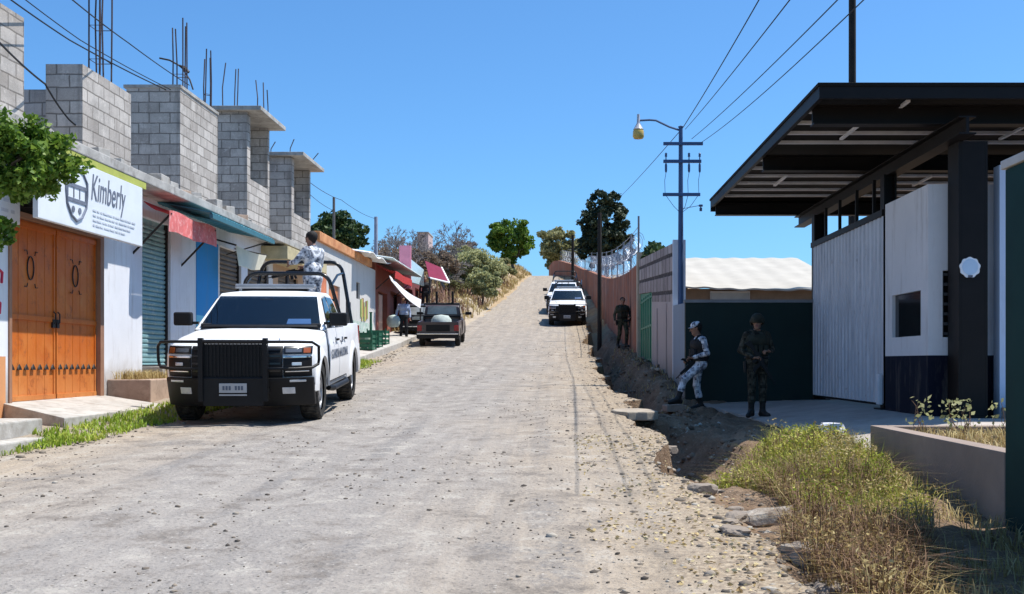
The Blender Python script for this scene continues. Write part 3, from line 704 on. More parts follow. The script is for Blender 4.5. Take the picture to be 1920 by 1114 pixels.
# pads, kerbs
t = MB(); t.prism([(-7.25, 13.9, .875), (-7.25, 17.0, .885), (-6.05, 16.6, .74), (-6.1, 13.2, .715)], (0, 0, -.3)); tag(t.build('concrete_pad', [M_conc2], bevel=.012), kind='structure')
t = MB(); t.box(-7.4, -6.15, 9.0, 12.75, .2, .735); tag(t.build('sidewalk', [M_conc2], bevel=.02), kind='structure')
t = MB(); t.box(-6.147, -5.85, 8.5, 12.2, .1, .545); tag(t.build('kerb', [M_conc2], bevel=.02), kind='structure')
t = MB()
for a, b in ((20.7, 26.), (26.02, 33.), (33.02, 41.), (41.02, 47)):
    t.prism([(-7.25, a, Hr(a)+.30), (-7.25, b, Hr(b)+.30), (-6.0, b, Hr(b)+.2), (-6.0, a, Hr(a)+.2)], (0, 0, -.4))
tag(t.build('sidewalk', [M_conc2], bevel=.02), kind='structure')
# green crates and low stall in front of the grey house
M_green = mat('green_paint', (.012, .11, .06), .5, 0, .4, var=.3)
def crate(u, v, z, s, label, m=M_green):
    t = Th('stall_crate', (u, v, z), label, 'crate', 'green crates before the grey house'); a = MB()
    a.box(u-s, u+s, v-s*1.2, v+s*1.2, z, z+.06)
    for k in range(3):
        zz = z+.08+k*.16
        a.box(u-s, u+s, v-s*1.2, v-s*1.2+.03, zz, zz+.1); a.box(u-s, u+s, v+s*1.2-.03, v+s*1.2, zz, zz+.1)
        a.box(u-s, u-s+.03, v-s*1.2+.03, v+s*1.2-.03, zz, zz+.1); a.box(u+s-.03, u+s, v-s*1.2+.03, v+s*1.2-.03, zz, zz+.1)
    for du in (-1, 1):
        for dv in (-1, 1): a.box(u+du*(s+.012)-.02, u+du*(s+.012)+.02, v+dv*(s*1.2+.012)-.02, v+dv*(s*1.2+.012)+.02, z, z+.56)
    t.part(a, 'slats', [m]); a = MB(); a.lathe([(s*.3, z+.06), (s*.62, z+.25), (s*.66, z+.42), (s*.3, z+.5)], 10, c=(u, v, 0)); t.part(a, 'sack', [mat('pale_sack', (.4, .5, .42))])
zz = float(Hr(36.5))+.25
crate(-6.45, 35.6, float(Hr(35.6))+.25, .32, 'green slatted crate nearest the front pickup at the grey house')
crate(-6.5, 37.2, float(Hr(37.2))+.25, .32, 'green slatted crate at the foot of the grey house, middle of three')
crate(-6.55, 39.0, float(Hr(39.))+.25, .32, 'green slatted crate farthest up the street, beside the walking man')
t = Th('green_post', (-6.4, 36.6, zz), 'short green post standing among the green crates', 'post'); a = MB(); a.lathe([(.12, zz), (.05, zz+.08), (.04, zz+1.2), (.06, zz+1.25)], 10, c=(-6.4, 36.6, 0)); t.part(a, 'shaft', [M_green])
# ------------------------------------------------------------------ right side: canopy gatehouse, walls, poles
M_can = mat('dark_brown_steel', (.009, .007, .0065), .55, .1, .25, var=.3)
M_purl = mat('pale_purlin', (.74, .74, .76), .6, .2, .4, var=.15)
M_sheet_top = mat('roof_sheet', (.010, .009, .008), .8, 0, .2)
cx0, cv0, cv1, ctop = 3.35, 13.7, 23.5, 5.0
cp = Th('entrance_canopy', (7.0, 18.0, .65), 'dark steel flat canopy on posts over the compound entrance', 'canopy')
a = MB(); a.box(cx0, 13.5, cv0, cv1, 4.955, 5.0); cp.part(a, 'roof_sheet', [M_sheet_top], bevel=.006)
a = MB(); a.box(cx0+.02, 13.48, cv0+.02, cv0+.08, 4.80, 4.953); a.box(cx0+.02, cx0+.08, cv0+.083, cv1-.083, 4.80, 4.953); a.box(cx0+.02, 13.48, cv1-.08, cv1-.02, 4.72, 4.953)
cp.part(a, 'edge_channel', [M_can])
def hbeam(x0, x1, v0, v1, z0, z1):      # I-section
    m = MB()
    if x1-x0 > v1-v0:
        c = (v0+v1)/2; m.box(x0, x1, v0, v1, z0, z0+.02); m.box(x0, x1, v0, v1, z1-.02, z1); m.box(x0, x1, c-.02, c+.02, z0+.02, z1-.02)
    else:
        c = (x0+x1)/2; m.box(x0, x1, v0, v1, z0, z0+.02); m.box(x0, x1, v0, v1, z1-.02, z1); m.box(c-.02, c+.02, v0, v1, z0+.02, z1-.02)
    return m
for v in (14.3, 17.75, 23.1): cp.part(hbeam(cx0+.09, 13.4, v, v+.2, 4.60, 4.86), 'cross_beam', [M_can])
for x in (5.2, 10.2): cp.part(hbeam(x, x+.22, cv0+.1, cv1-.1, 4.36, 4.595), 'main_beam', [M_can])
for v in (14.02, 14.95, 15.65, 16.35, 17.05, 18.5, 19.3, 20.1, 20.9, 21.7, 22.5):
    m = MB(); m.box(cx0+.09, 13.4, v, v+.075, 4.905, 4.95); cp.part(m, 'purlin', [M_purl])
for x, v in ((4.35, 15.9), (4.6, 14.6), (4.2, 20.2), (6.8, 15.9), (8.1, 15.2), (6.9, 20.2)):
    m = MB(); m.box(x, x+.05, v-.55, v+.55, 4.83, 4.862); cp.part(m, 'tie_bar', [M_purl])
for (x, v, w, zb) in ((5.36, 14.25, .39, .55), (5.14, 16.78, .2, .55), (5.14, 21.34, .22, .55), (10.2, 14.2, .39, .5)):
    m = MB(); z1 = 4.36
    m.box(x, x+.03, v, v+w, zb, z1); m.box(x+w-.03, x+w, v, v+w, zb, z1); m.box(x+.03, x+w-.03, v+w*.4, v+w*.6, zb, z1)
    m.box(x+.032, x+w-.032, v, v+.012, zb, z1) if w > .3 else None
    m.box(x-.08, x+w+.08, v-.08, v+w+.08, .6, .68)
    cp.part(m, 'post', [M_can])
# round white badge on the front post
bg = Th('round_sign', (5.50, 14.24, 2.67), 'round white sign with scalloped edge on the dark canopy post', 'sign')
M_sign = mat('white_sign', (.80, .84, .88), .5, var=.05); M_signb = mat('pale_blue_sign', (.50, .66, .82), .5, var=.05)
m = MB(); prof = [(.135+.006*math.sin(k*9*2*math.pi/72), k) for k in range(72)]
m.prism([(5.505+r*math.cos(2*math.pi*k/72), 14.245, 2.67+r*math.sin(2*math.pi*k/72)) for r, k in prof], (0, -.02, 0)); bg.part(m, 'disc', [M_sign])
m = MB(); m.prism([(5.505+.105*math.cos(2*math.pi*k/40), 14.224, 2.675+.105*math.sin(2*math.pi*k/40)) for k in range(40)], (0, -.005, 0)); bg.part(m, 'inner_disc', [M_signb])
m = MB(); m.box(5.475, 5.535, 14.212, 14.218, 2.535, 2.565); bg.part(m, 'mark', [M_ink])
# driveway slab
M_drive = mat('driveway_concrete', (.40, .355, .315), .9, var=.2, scale=1.5, bump=.35, bscale=45, c2=(.27, .235, .205), thr=(.5, .8))
t = MB(); P_ = [(3.34, 11.42, .43), (3.25, 19.2, .475), (2.75, 21.28, .59), (5.05, 21.28, .66), (5.05, 12.9, .66), (13, 12.9, .66), (13, 21.28, .66), (13, 11.42, .60), (5.05, 11.42, .56)]
t.add(P_+[(p[0], p[1], .0) for p in P_], [(0, 8, 4), (0, 4, 1), (1, 4, 3), (1, 3, 2), (8, 7, 5, 4), (4, 5, 6, 3), (0, 1, 10, 9), (1, 2, 11, 10), (8, 0, 9, 17), (7, 8, 17, 16), (2, 3, 12, 11), (3, 6, 15, 12), (6, 5, 14, 15), (5, 7, 16, 14)])
tag(t.build('driveway', [M_drive], bevel=0), kind='structure')
# big corrugated sliding gate
t_ = NT('galvanised_sheet'); p = t_.pos(); x, y, z = t_.xyz(p)
c = t_.ramp(t_.noise(1., t_.comb(x, t_.math('MULTIPLY', y, 6.), t_.math('MULTIPLY', z, .9)), 5, .7), [(.35, (.44, .46, .50)), (.65, (.64, .66, .70))])
c = t_.mix(t_.ramp(t_.noise(5, p, 6, .7), [(.6, 0.), (.72, .6)]), c, (.24, .22, .22))
M_galv = t_.fin(c, .55, .1, .4)
gt = Th('sliding_gate', (5.11, 19., .68), 'pale corrugated metal gate beside the guardhouse under the canopy', 'gate')
m = MB(); prof = []; v = 16.72
while v < 21.3:
    prof += [(5.11, v), (5.11, v+.10), (5.145, v+.125), (5.145, v+.185), (5.11, v+.21)]; v += .22
n = len(prof); m.add([(x, y, .76) for x, y in prof]+[(x, y, 3.70) for x, y in prof], [(i, i+1, n+i+1, n+i) for i in range(n-1)]); gt.part(m, 'corrugated_sheet', [M_galv])
m = MB(); m.box(5.08, 5.2, 16.70, 21.4, 3.70, 3.80); gt.part(m, 'top_rail', [M_can]); m = MB(); m.box(5.15, 5.2, 16.7, 21.3, .72, .80); gt.part(m, 'bottom_rail', [M_can])
m = MB(); m.box(5.05, 5.10, 16.74, 16.90, .74, 1.22); m.box(5.03, 5.05, 16.76, 16.79, .78, 1.2); gt.part(m, 'latch_box', [M_purl])
for v in (17.3, 18.3, 19.4, 20.4): m = MB(); m.box(5.12, 5.17, v, v+.05, 3.80, 4.36); cp.part(m, 'hanger', [M_can])
# guardhouse
M_gh = plaster('guardhouse_white', (.74, .73, .73), c_low=(.007, .008, .018), split=1.5, dirtamt=.4)
gh = Th('guardhouse', (5.6, 15.6, .66), 'small white guardhouse with dark blue foot and barred windows', 'building')
m = MB(); facade(m, 14.7, 16.62, .55, 3.86, [(15.0, 16.28, 1.78, 2.42)], u=5.31, th=.2)
m.box(5.311, 5.92, 14.7, 14.85, .55, 1.75); m.box(5.311, 5.92, 14.7, 14.85, 2.67, 3.86); m.box(5.92, 6.06, 14.7, 14.85, .55, 3.86); m.box(5.311, 6.06, 16.47, 16.62, .55, 3.86); m.box(5.92, 6.06, 14.853, 16.467, .55, 3.86)
m.box(5.313, 5.918, 14.853, 16.467, 3.7, 3.8)
ghm = gh.part(m, 'wall', [M_gh])
m = MB(); m.box(5.16, 5.2, 15.0, 16.28, 1.78, 2.42); w = gh.part(m, 'window', [mat('dark_glass', (.012, .012, .014), .08, 0, .5)])
m = MB()
for v in np.linspace(15.02, 16.26, 6): m.box(5.205, 5.222, v-.012, v+.012, 1.78, 2.42)
for z in (1.8, 2.1, 2.4): m.box(5.223, 5.235, 15.0, 16.28, z-.012, z+.012)
gh.sub(m, 'window_bars', [M_can], w)
m = MB(); m.box(5.312, 5.918, 14.80, 14.84, 1.752, 2.668); w = gh.part(m, 'window', [mat('dark_glass', (.012, .012, .014))])
m = MB()
for z in np.linspace(1.8, 2.62, 7): m.box(5.313, 5.917, 14.74, 14.756, z-.02, z+.02)
for x in (5.33, 5.61, 5.9): m.box(x-.015, x+.015, 14.757, 14.775, 1.755, 2.665)
gh.sub(m, 'window_bars', [mat('grey_bar', (.07, .07, .07), .6)], w)
# white wall behind the front post, with its kerb
cw = Th('compound_wall', (8.5, 15.4, .6), 'pale blue white wall behind the dark front post of the canopy', 'wall')
m = MB(); m.box(5.93, 12.9, 14.3, 14.5, .5, 4.05); cw.part(m, 'wall', [plaster('pale_blue_plaster', (.55, .66, .82), lowz=.6, dirtamt=.3)])
m = MB(); m.box(5.95, 12.9, 14.0, 14.296, .5, .80); cw.part(m, 'kerb', [M_conc])
# dark green wall across the entrance, with its grey return along the street
M_dg = mat('dark_green_paint', (.005, .019, .016), .6, 0, .3, var=.25, scale=1.2)
gw = Th('green_wall', (3.8, 21.4, .65), 'dark green wall facing the road behind the two entrance guards', 'wall')
m = MB(); m.box(2.56, 5.10, 21.32, 21.47, .3, 2.60); gw.part(m, 'wall', [M_dg])
m = MB(); m.box(2.54, 5.10, 21.30, 21.49, 2.60, 2.66); gw.part(m, 'coping', [mat('grey_coping', (.22, .23, .24), .8)])
m = MB(); m.hexa([(2.56, 21.475, .3), (2.76, 21.475, .3), (2.76, 23.58, .3), (2.56, 23.58, .3), (2.56, 21.475, 2.6), (2.76, 21.475, 2.6), (2.76, 23.58, 2.66), (2.56, 23.58, 2.66)])
gw.part(m, 'side_wall', [plaster('blue_grey_plaster', (.26, .31, .38), lowz=.9, dirtamt=.3)])
# near dark green wall at the right edge
M_dg2 = mat('green_metal_paint', (.008, .040, .038), .7, 0, .12, var=.25, scale=1.0)
ng = Th('green_gate_panel', (3.35, 6., .2), 'tall dark green metal wall at the right edge of the photo', 'wall')
m = MB(); m.box(3.3, 3.42, 3.2, 7.86, -.1, 2.82); ng.part(m, 'panel', [M_dg2], bevel=.008)
m = MB(); m.box(3.28, 3.50, 3.1, 7.90, 2.825, 2.89); ng.part(m, 'coping', [mat('grey_cap', (.48, .47, .45), .8)], bevel=.008)
# planter box
M_pl = mat('planter_concrete', (.29, .225, .185), .9, var=.2, scale=1.6, bump=.35, bscale=40, c2=(.24, .19, .165), thr=(.5, .8))
M_pltop = mat('planter_top', (.60, .57, .52), .9)
pb = Th('planter', (5., 9.7, .2), 'long brown concrete planter box beside the dark green wall', 'planter')
m = MB()
m.hexa([(3.32, 7.92, .0), (3.5, 7.92, .0), (3.5, 11.32, .1), (3.32, 11.32, .1), (3.32, 7.92, .735), (3.5, 7.92, .735), (3.5, 11.32, .735), (3.32, 11.32, .735)])
m.box(3.502, 9.5, 11.15, 11.32, .1, .735); m.box(9.33, 9.5, 7.92, 11.148, .0, .735); m.box(3.502, 9.328, 7.92, 8.05, 0, .735)
pb.part(m, 'wall', [M_pl], bevel=.01)
m = MB(); m.box(3.502, 9.328, 8.052, 11.148, .1, .66); pb.part(m, 'soil', [M_soil])
# dark stone wall block left of the mound: block wall, its gate and the fluted orange wall
M_bwall = block_mat('pinkish_block', (.38, .31, .295), (.56, .48, .45), (.075, .06, .055), bw=.9, bh=.42, ms=.05, slope=.055)
M_bplast = plaster('pinkish_plaster', (.48, .40, .38), dirtamt=.4, lowz=1.1)
bw = Th('block_wall', (2.65, 28.5, 1.2), 'grey pink block wall with plastered foot between the lamp pole and orange wall', 'wall')
def ramp_wall(m, v0, v1, za, zb, zc, zd, u0=2.56, u1=2.78):   # bottoms za,zb tops zc,zd at v0,v1
    m.hexa([(u0, v0, za), (u1, v0, za), (u1, v1, zb), (u0, v1, zb), (u0, v0, zc), (u1, v0, zc), (u1, v1, zd), (u0, v1, zd)])
m = MB(); ramp_wall(m, 23.72, 28.9, 2.75, 3.05, 4.05, 4.35); ramp_wall(m, 28.902, 33.45, 3.32, 3.55, 4.352, 4.62); bw.part(m, 'block_courses', [M_bwall])
m = MB(); ramp_wall(m, 23.72, 28.9, .6, .8, 2.748, 3.048); bw.part(m, 'plastered_foot', [M_bplast])
m = MB()
for v in (24.9, 27.2): m.box(2.53, 2.558, v, v+.22, .8, 2.78)
bw.part(m, 'pilaster', [M_bplast])
m = MB(); m.box(2.56, 2.84, 23.60, 23.715, .6, 4.12); bw.part(m, 'end_face', [plaster('white_end_plaster', (.72, .76, .84), dirtamt=.35)])
gg = Th('green_door', (2.6, 31.2, 1.4), 'bright green metal gate set in the block wall', 'gate')
M_gg = mat('bright_green_paint', (.015, .20, .115), .5, 0, .4, var=.2)
m = MB(); ramp_wall(m, 28.92, 33.43, .9, 1.1, 3.31, 3.54, 2.60, 2.64); gg.part(m, 'leaf', [M_gg])
m = MB()
for v in np.linspace(28.95, 33.36, 7): m.box(2.57, 2.598, v, v+.05, 1.2, 3.33)
for z in (1.45, 2.4, 3.2): m.box(2.575, 2.597, 28.95, 33.4, z, z+.06)
gg.part(m, 'rib', [M_gg])
# fluted orange wall up the hill
t_ = NT('orange_wall_render'); v_, p, z = wall_vec(t_)
a_, zz, _ = t_.xyz(v_)
st = t_.noise(1., t_.comb(t_.math('MULTIPLY', a_, 1.3), t_.math('MULTIPLY', zz, .25), 0.), 5, .7)
c = t_.ramp(st, [(.3, (.22, .095, .065)), (.5, (.36, .15, .095)), (.72, (.42, .25, .19))])
c = t_.mix(t_.ramp(t_.noise(1.2, p, 6, .7), [(.45, 0.), (.65, .65)]), c, (.20, .15, .13))
M_ow = t_.fin(c, .9, 0, .15)
wallu = lin([(33, 2.56), (70, 2.56), (85, 2.35), (100, 1.7), (115, .5), (126, -.5), (134, -1.0), (138, -1.15)])
wtop = hermite([(33.5, 4.55), (40, 4.75), (50, 5.35), (60, 6.2), (75, 7.7), (93, 9.6), (110, 11.7), (125, 13.3), (140, 13.6)])
ow = Th('fluted_wall', (2.6, 60, 3.6), 'long orange ribbed concrete wall running up the hill', 'wall')
vs = np.arange(33.5, 137, .28); m = MB(); pts = []; tops = []
for i, v in enumerate(vs):
    off = .0 if (i % 4 in (1, 2)) else -.09
    pts.append((float(wallu(v))+.09+off, v))
n = len(pts)
m.add([(x, v, float(Hr(v))-1.) for x, v in pts]+[(x, v, float(wtop(v))) for x, v in pts]+[(x+.25, v, float(wtop(v))) for x, v in pts]+[(x+.25, v, float(Hr(v))-1) for x, v in pts],
      [(k*n+i, k*n+i+1, (k+1)*n+i+1, (k+1)*n+i) for k in range(3) for i in range(n-1)])
ow.part(m, 'wall', [M_ow])
m = MB(); m.box(2.50, 2.86, 33.3, 33.75, 1., 4.85); ow.part(m, 'end_pillar', [mat('cream_pillar', (.48, .40, .30), .9, var=.3)])
# barrier of coiled wire and mesh on top
M_wire = mat('galvanised_wire', (.36, .39, .45), .5, .4, .4)
rw = Th('razor_wire', (2.75, 60, 6.2), 'coils of pale razor wire along the top of the orange wall', 'razor wire')
for row, (dz, rad) in enumerate(((.36, .33), (.92, .30))):
    m = MB(); path = []; v = 36.; k = 0
    while v < 118:
        path.append((float(wallu(v))+.2+rad*.6*math.cos(k*.72), v+.15*math.sin(k*.72), float(wtop(v))+dz+rad*math.sin(k*.72))); k += 1; v += .055+.0005*v
    m.tube(path, .008+.002*row, 3); rw.part(m, 'coil', [M_wire])
fence_posts = []
for k, v in enumerate([36.2, 40, 44.5, 49, 54, 60, 66, 73, 81, 90]):
    u = float(wallu(v))+.2; z = float(wtop(v)); h = 1.75 if k == 0 else 1.45
    m = MB(); m.tube([(u, v, z-.1), (u, v, z+h)], .035, 6)
    if k == 0: m.tube([(u-.02, v+.2, z+.1), (u, v, z+1.0)], .02, 5)
    rw.part(m, 'post', [mat('grey_post', (.16, .17, .19), .6)])
m = MB()
for dz in (.15, .75, 1.4): m.tube([(float(wallu(v))+.2, v, float(wtop(v))+dz) for v in np.arange(36.2, 112, 2)], .012, 4)
rw.part(m, 'strand', [M_wire])

# building with the sunlit white roof behind the green wall
wr = Th('shed', (4.0, 28., 1.), 'low shed with broad white sheet roof behind the dark green wall', 'building')
M_wroof = mat('white_roof_sheet', (.43, .40, .35), .85, 0, .2, var=.12, scale=1.5, bump=.5, bscale=2.2)
xa, xb = 2.9, 7.2
m = MB(); us = np.linspace(xa, xb, 60)
m.grid(lambda a, b: (a, 25.6+6.4*b, 3.16+1.34*b+.025*math.sin(a*2.2+1)*(1-b)-.05*sm(np.array((a-4.9)*2.)).item()*(1-b)+.012*math.sin(a*11)), us, np.linspace(0, 1, 10), thick=(0, 0, .04)); wr.part(m, 'roof', [M_wroof], smooth=True)
m = MB(); m.box(3.0, 7.1, 26.0, 26.2, .5, 3.2); m.box(3.0, 3.2, 26.203, 31.8, .5, 3.25); m.box(6.9, 7.1, 26.203, 31.8, .5, 3.25); wr.part(m, 'wall', [mat('brown_shed_wall', (.26, .20, .15), .9, var=.2)])
m = MB(); m.box(3.72, 4.68, 25.96, 25.998, 2.90, 3.12); w = wr.part(m, 'window', [mat('pale_glass', (.42, .45, .46), .3)])
m = MB(); m.tube([(3.72, 25.94, 2.90), (4.68, 25.94, 2.90), (4.68, 25.94, 3.12), (3.72, 25.94, 3.12)], .02, 4, closed=True); wr.sub(m, 'frame', [M_white_board], w)

# ------------------------------------------------------------------ poles and cables
M_pole = mat('blue_steel', (.055, .10, .20), .5, .3, .4, var=.15)
M_polebl = mat('dark_wood', (.030, .024, .020), .9, var=.3)
lp = Th('street_lamp', (2.68, 23.2, .9), 'blue steel lamp pole with three crossarms and a yellow lamp', 'street lamp')
pu, pv = 2.69, 23.25
def zy(y, v=pv): return EYE+(680-y)*v/2000
def ux(x, v=pv): return (x-1045)*v/2000
m = MB(); m.tube([(pu, pv, .6), (pu, pv, 3.6), (pu, pv, zy(240))], [.075, .062, .045], 10); m.lathe([(.05, 0), (.06, .03), (.0, .06)], 10, c=(pu, pv, zy(240))); lp.part(m, 'pole', [M_pole], smooth=True)
m = MB(); m.tube([(pu, pv, zy(245)), (ux(1255), pv, zy(238)), (ux(1230), pv, zy(226)), (ux(1218), pv, zy(225)), (ux(1200), pv, zy(226))], .022, 8); lp.part(m, 'lamp_arm', [M_pole], smooth=True)
hd = MB(); hx = ux(1197); hd.lathe([(.0, .17), (.03, .17), (.035, -.02), (.05, -.05), (.10, -.14), (.115, -.16), (.0, -.16)], 14, c=(hx, pv, zy(229))); lh = lp.part(hd, 'lamp_head', [mat('grey_enamel', (.45, .45, .48), .4)], smooth=True)
hd = MB(); hd.lathe([(.10, -.165), (.12, -.2), (.125, -.32), (.10, -.36), (.0, -.365)], 14, c=(hx, pv, zy(229))); lp.sub(hd, 'lamp_shade', [mat('yellow_glass', (.62, .42, .10), .25, 0, .5, var=.2)], lh, smooth=True)
for y, xl, xr in ((271, 1243, 1317), (304, 1243, 1314), (366, 1242, 1312)):
    m = MB(); m.box(ux(xl), ux(xr), pv-.11, pv-.06, zy(y)-.035, zy(y)+.035); lp.part(m, 'crossarm', [M_pole], bevel=.006)
for x in (1248, 1291, 1311):
    m = MB(); a = ux(x); m.lathe([(.012, 0), (.012, .06), (.03, .07), (.022, .11), (.03, .13), (.0, .16)], 8, c=(a, pv-.085, zy(304)+.035)); m.lathe([(.018, -.24), (.026, -.2), (.026, -.08), (.012, -.04)], 8, c=(a, pv-.085, zy(304)))
    lp.part(m, 'insulator', [M_pole])
    m = MB(); m.tube([(a, pv-.1, zy(304)-.24), (a-.03, pv-.1, zy(340)), (a-.02, pv-.1, zy(366)), (a*.5+pu*.5, pv-.1, zy(388)), (pu, pv, zy(400))], .006, 5); lp.part(m, 'jumper_wire', [M_pole])
m = MB(); a = ux(1314); m.lathe([(.0, 0), (.03, 0), (.03, .07), (.012, .08), (.012, .1), (.045, .1), (.045, .14), (.0, .14)], 8, c=(a, pv, zy(396))); m.tube([(a, pv, zy(385)), (pu, pv, zy(392))], .007, 5); lp.part(m, 'cutout', [M_pole])
def pole(name, u, v, ztop, r, m_, label, zb=None, top=None):
    zb = gz(u, v)-.3 if zb is None else zb
    t = Th(name, (u, v, zb+.3), label, 'pole'); m = MB(); m.tube([(u, v, zb), (u, v, (zb+ztop)/2), (u, v, ztop)], [r*1.25, r*1.1, r], 10); t.part(m, 'shaft', [m_], smooth=True)
    if top:
        m = MB(); m.box(u-top, u+top, v-.05, v+.05, ztop-.35, ztop-.25); t.part(m, 'crossarm', [m_])
    return t
pole('utility_pole', 1.78, 45., 7.72, .08, M_polebl, 'dark wooden pole standing in the ditch before the orange wall')
pole('utility_pole', 1.33, 92., 12.4, .12, M_polebl, 'dark pole farther up the hill beyond the second pickup')
pole('utility_pole', 7.19, 26., 12.2, .085, M_polebl, 'tall dark pole rising behind the canopy roof', zb=.3)
pole('utility_pole', (626-1045)*50/2000, 50., 9.15, .06, mat('grey_wood', (.10, .09, .09)), 'thin dark pole above the roofs before the dark green tree', zb=2.)
pole('concrete_pole', (705-1045)*60/2000, 60., 9.6, .10, mat('blue_grey_concrete', (.30, .36, .44)), 'blue grey pole rising behind the white sheet roof', zb=3.)
M_cable = mat('black_cable', (.012, .012, .014), .7)
def cable(pts, r, label, sag=.0, n=24):
    P = [Vector(p) for p in pts]; path = []
    for a, b in zip(P, P[1:]):
        for k in range(n): q = k/n; path.append(a.lerp(b, q)-Vector((0, 0, sag*4*q*(1-q))))
    path.append(P[-1]); m = MB(); m.tube(path, r, 5); o = m.build('power_cable', [M_cable], org=P[0]); return tag(o, label, 'cable', 'overhead cables')
cable([at(1468, -80, 14), at(1280, 240, 26), at(1164, 368, 60)], .010, 'thick dark cable slanting from the top edge down past the lamp to the tall tree', .05)
cable([at(1490, -12, 9), (ux(1284), pv-.08, zy(244))], .006, 'thin cable from the lamp pole top, first right of the thick cable', .03)
cable([at(1590, -20, 9), (ux(1296), pv-.08, zy(262))], .006, 'thin cable running to the right half of the top crossarm', .05)
cable([at(1640, -20, 9), (ux(1315), pv-.08, zy(268))], .006, 'thin cable ending at the right tip of the top crossarm', .08)
cable([at(-60, -60, 12.5), at(130, 75, 16), at(300, 163, 20), at(420, 220, 26)], .011, 'double strand cable above the Kimberly board, lower one', .02)
cable([at(-40, -70, 12.5), at(150, 75, 16), at(310, 163, 20), at(420, 217, 26)], .008, 'double strand cable above the Kimberly board, upper one', .02)
cable([at(100, -30, 13), at(240, 80, 18), at(355, 160, 24)], .010, 'single cable crossing the tallest rebar cage to the lamp arm on the roof', .02)
cable([at(-20, 60, 12), at(85, 158, 15), at(130, 225, 16), at(190, 265, 17.3), at(240, 310, 18.5), at(330, 350, 21), at(440, 400, 25)], .014, 'black cable sagging along the edge of the block roofs', .03)
cable([at(560, 325, 32), at(640, 375, 40), at(704, 410, 60)], .010, 'thin cable from the farther block room to the blue grey pole', .1)
cable([at(560, 345, 32), at(626, 395, 50)], .010, 'thin cable from the farther block room to the thin dark pole', .1)
ra = Th('roof_lamp', (-7.3, 21.9, 6.7), 'old bent lamp arm on the tall pale block wall', 'street lamp')
m = MB(); m.tube([at(362, 168, 22), at(356, 150, 22), at(340, 125, 22), at(318, 113, 22), at(299, 109, 22)], .018, 6); ra.part(m, 'arm', [M_darksteel], smooth=True)
m = MB(); q = at(336, 123, 22); m.tube([q, q+Vector((.1, 0, -.05)), q+Vector((.2, 0, -.14))], [.02, .045, .03], 6); ra.part(m, 'lamp_head', [M_darksteel])
# ------------------------------------------------------------------ vehicles
def car_paint(name, c, rough=.3, dust=(.45, .40, .34), dz=.75, amt=.5):
    t = NT(name); p = t.obj(); x, y, z = t.xyz(p)
    n = t.noise(3., p, 6, .7)
    low = t.n('ShaderNodeMapRange', {0: t.math('ADD', z, t.math('MULTIPLY', n, .5)), 1: .6, 2: dz+.45, 3: amt, 4: .04}).outputs[0]
    col = t.mix(low, c, dust)
    rg = t.n('ShaderNodeMapRange', {0: n, 1: .3, 2: .7, 3: rough, 4: rough+.2}).outputs[0]
    t.fin(col, rg, 0, .5); t.b.inputs['Coat Weight'].default_value = .35; t.b.inputs['Coat Roughness'].default_value = .12
    return t.m
M_wpaint = car_paint('white_car_paint', (.80, .81, .83))
M_blkpl = mat('black_plastic', (.010, .010, .011), .5, 0, .22, var=.3)
M_blkg = mat('gloss_black', (.008, .008, .009), .25, 0, .5)
M_tyre = mat('tyre_rubber', (.022, .021, .020), .85, 0, .25, var=.3, scale=6, c2=(.12, .11, .095), thr=(.45, .9))
M_rim = mat('alloy_rim', (.34, .34, .35), .35, .7, .5)
M_chrome = mat('chrome', (.65, .66, .68), .18, 1., .5)
t_ = NT('car_glass'); fr = t_.n('ShaderNodeFresnel', {0: 1.5}); tr = t_.n('ShaderNodeBsdfTransparent', {0: (.26, .29, .31, 1)}); gl = t_.n('ShaderNodeBsdfGlossy', {0: (1, 1, 1, 1), 1: .02})
mx = t_.n('ShaderNodeMixShader', {0: t_.math('ADD', t_.math('MULTIPLY', fr.outputs[0], .9), .02), 1: tr.outputs[0], 2: gl.outputs[0]}); t_.t.links.new(mx.outputs[0], t_.out.inputs[0]); M_glass = t_.m
t_ = NT('dark_car_glass'); M_dglass = t_.fin((.010, .013, .018), .04, 0, .6)
M_lens = mat('clear_lens', (.55, .57, .60), .12, .3, .6); M_dlens = mat('dark_lens', (.14, .15, .17), .1, .3, .6); M_amber = mat('amber_lens', (.30, .075, .02), .2, 0, .6); M_redlens = mat('red_lens', (.30, .01, .015), .2, 0, .6)
M_plate = mat('plate_white', (.40, .41, .42), .5)
M_marking = mat('grey_lettering', (.10, .12, .16), .6)
SL = [-1, -.975, -.9, -.72, -.45, 0, .45, .72, .9, .975, 1]
def arc(cy, cz, r, a0, a1, n=12): return [(cy+r*math.cos(R(a0+(a1-a0)*k/n)), cz+r*math.sin(R(a0+(a1-a0)*k/n))) for k in range(n+1)]
def solid(mb, prof, dfm, slices=SL, arches=(), mi=0, dark=1):
    n = len(prof); k = len(slices)
    vs = [dfm(s, y, z) for s in slices for y, z in prof]; fs = []; mis = []
    for j in range(k-1):
        for i in range(n):
            i2 = (i+1) % n; fs.append((j*n+i, j*n+i2, (j+1)*n+i2, (j+1)*n+i))
            my = (prof[i][0]+prof[i2][0])/2; mz = (prof[i][1]+prof[i2][1])/2
            d = any(abs(math.hypot(my-a, mz-b)-r) < .04 for a, b, r in arches) or mz < .44
            mis.append(dark if d else mi)
    fs += [tuple(range(n))[::-1], tuple((k-1)*n+i for i in range(n))]; mis += [mi, mi]
    b = len(mb.v); mb.v += [mb.M @ Vector(p) for p in vs]; mb.f += [[b+i for i in f] for f in fs]; mb.mi += mis
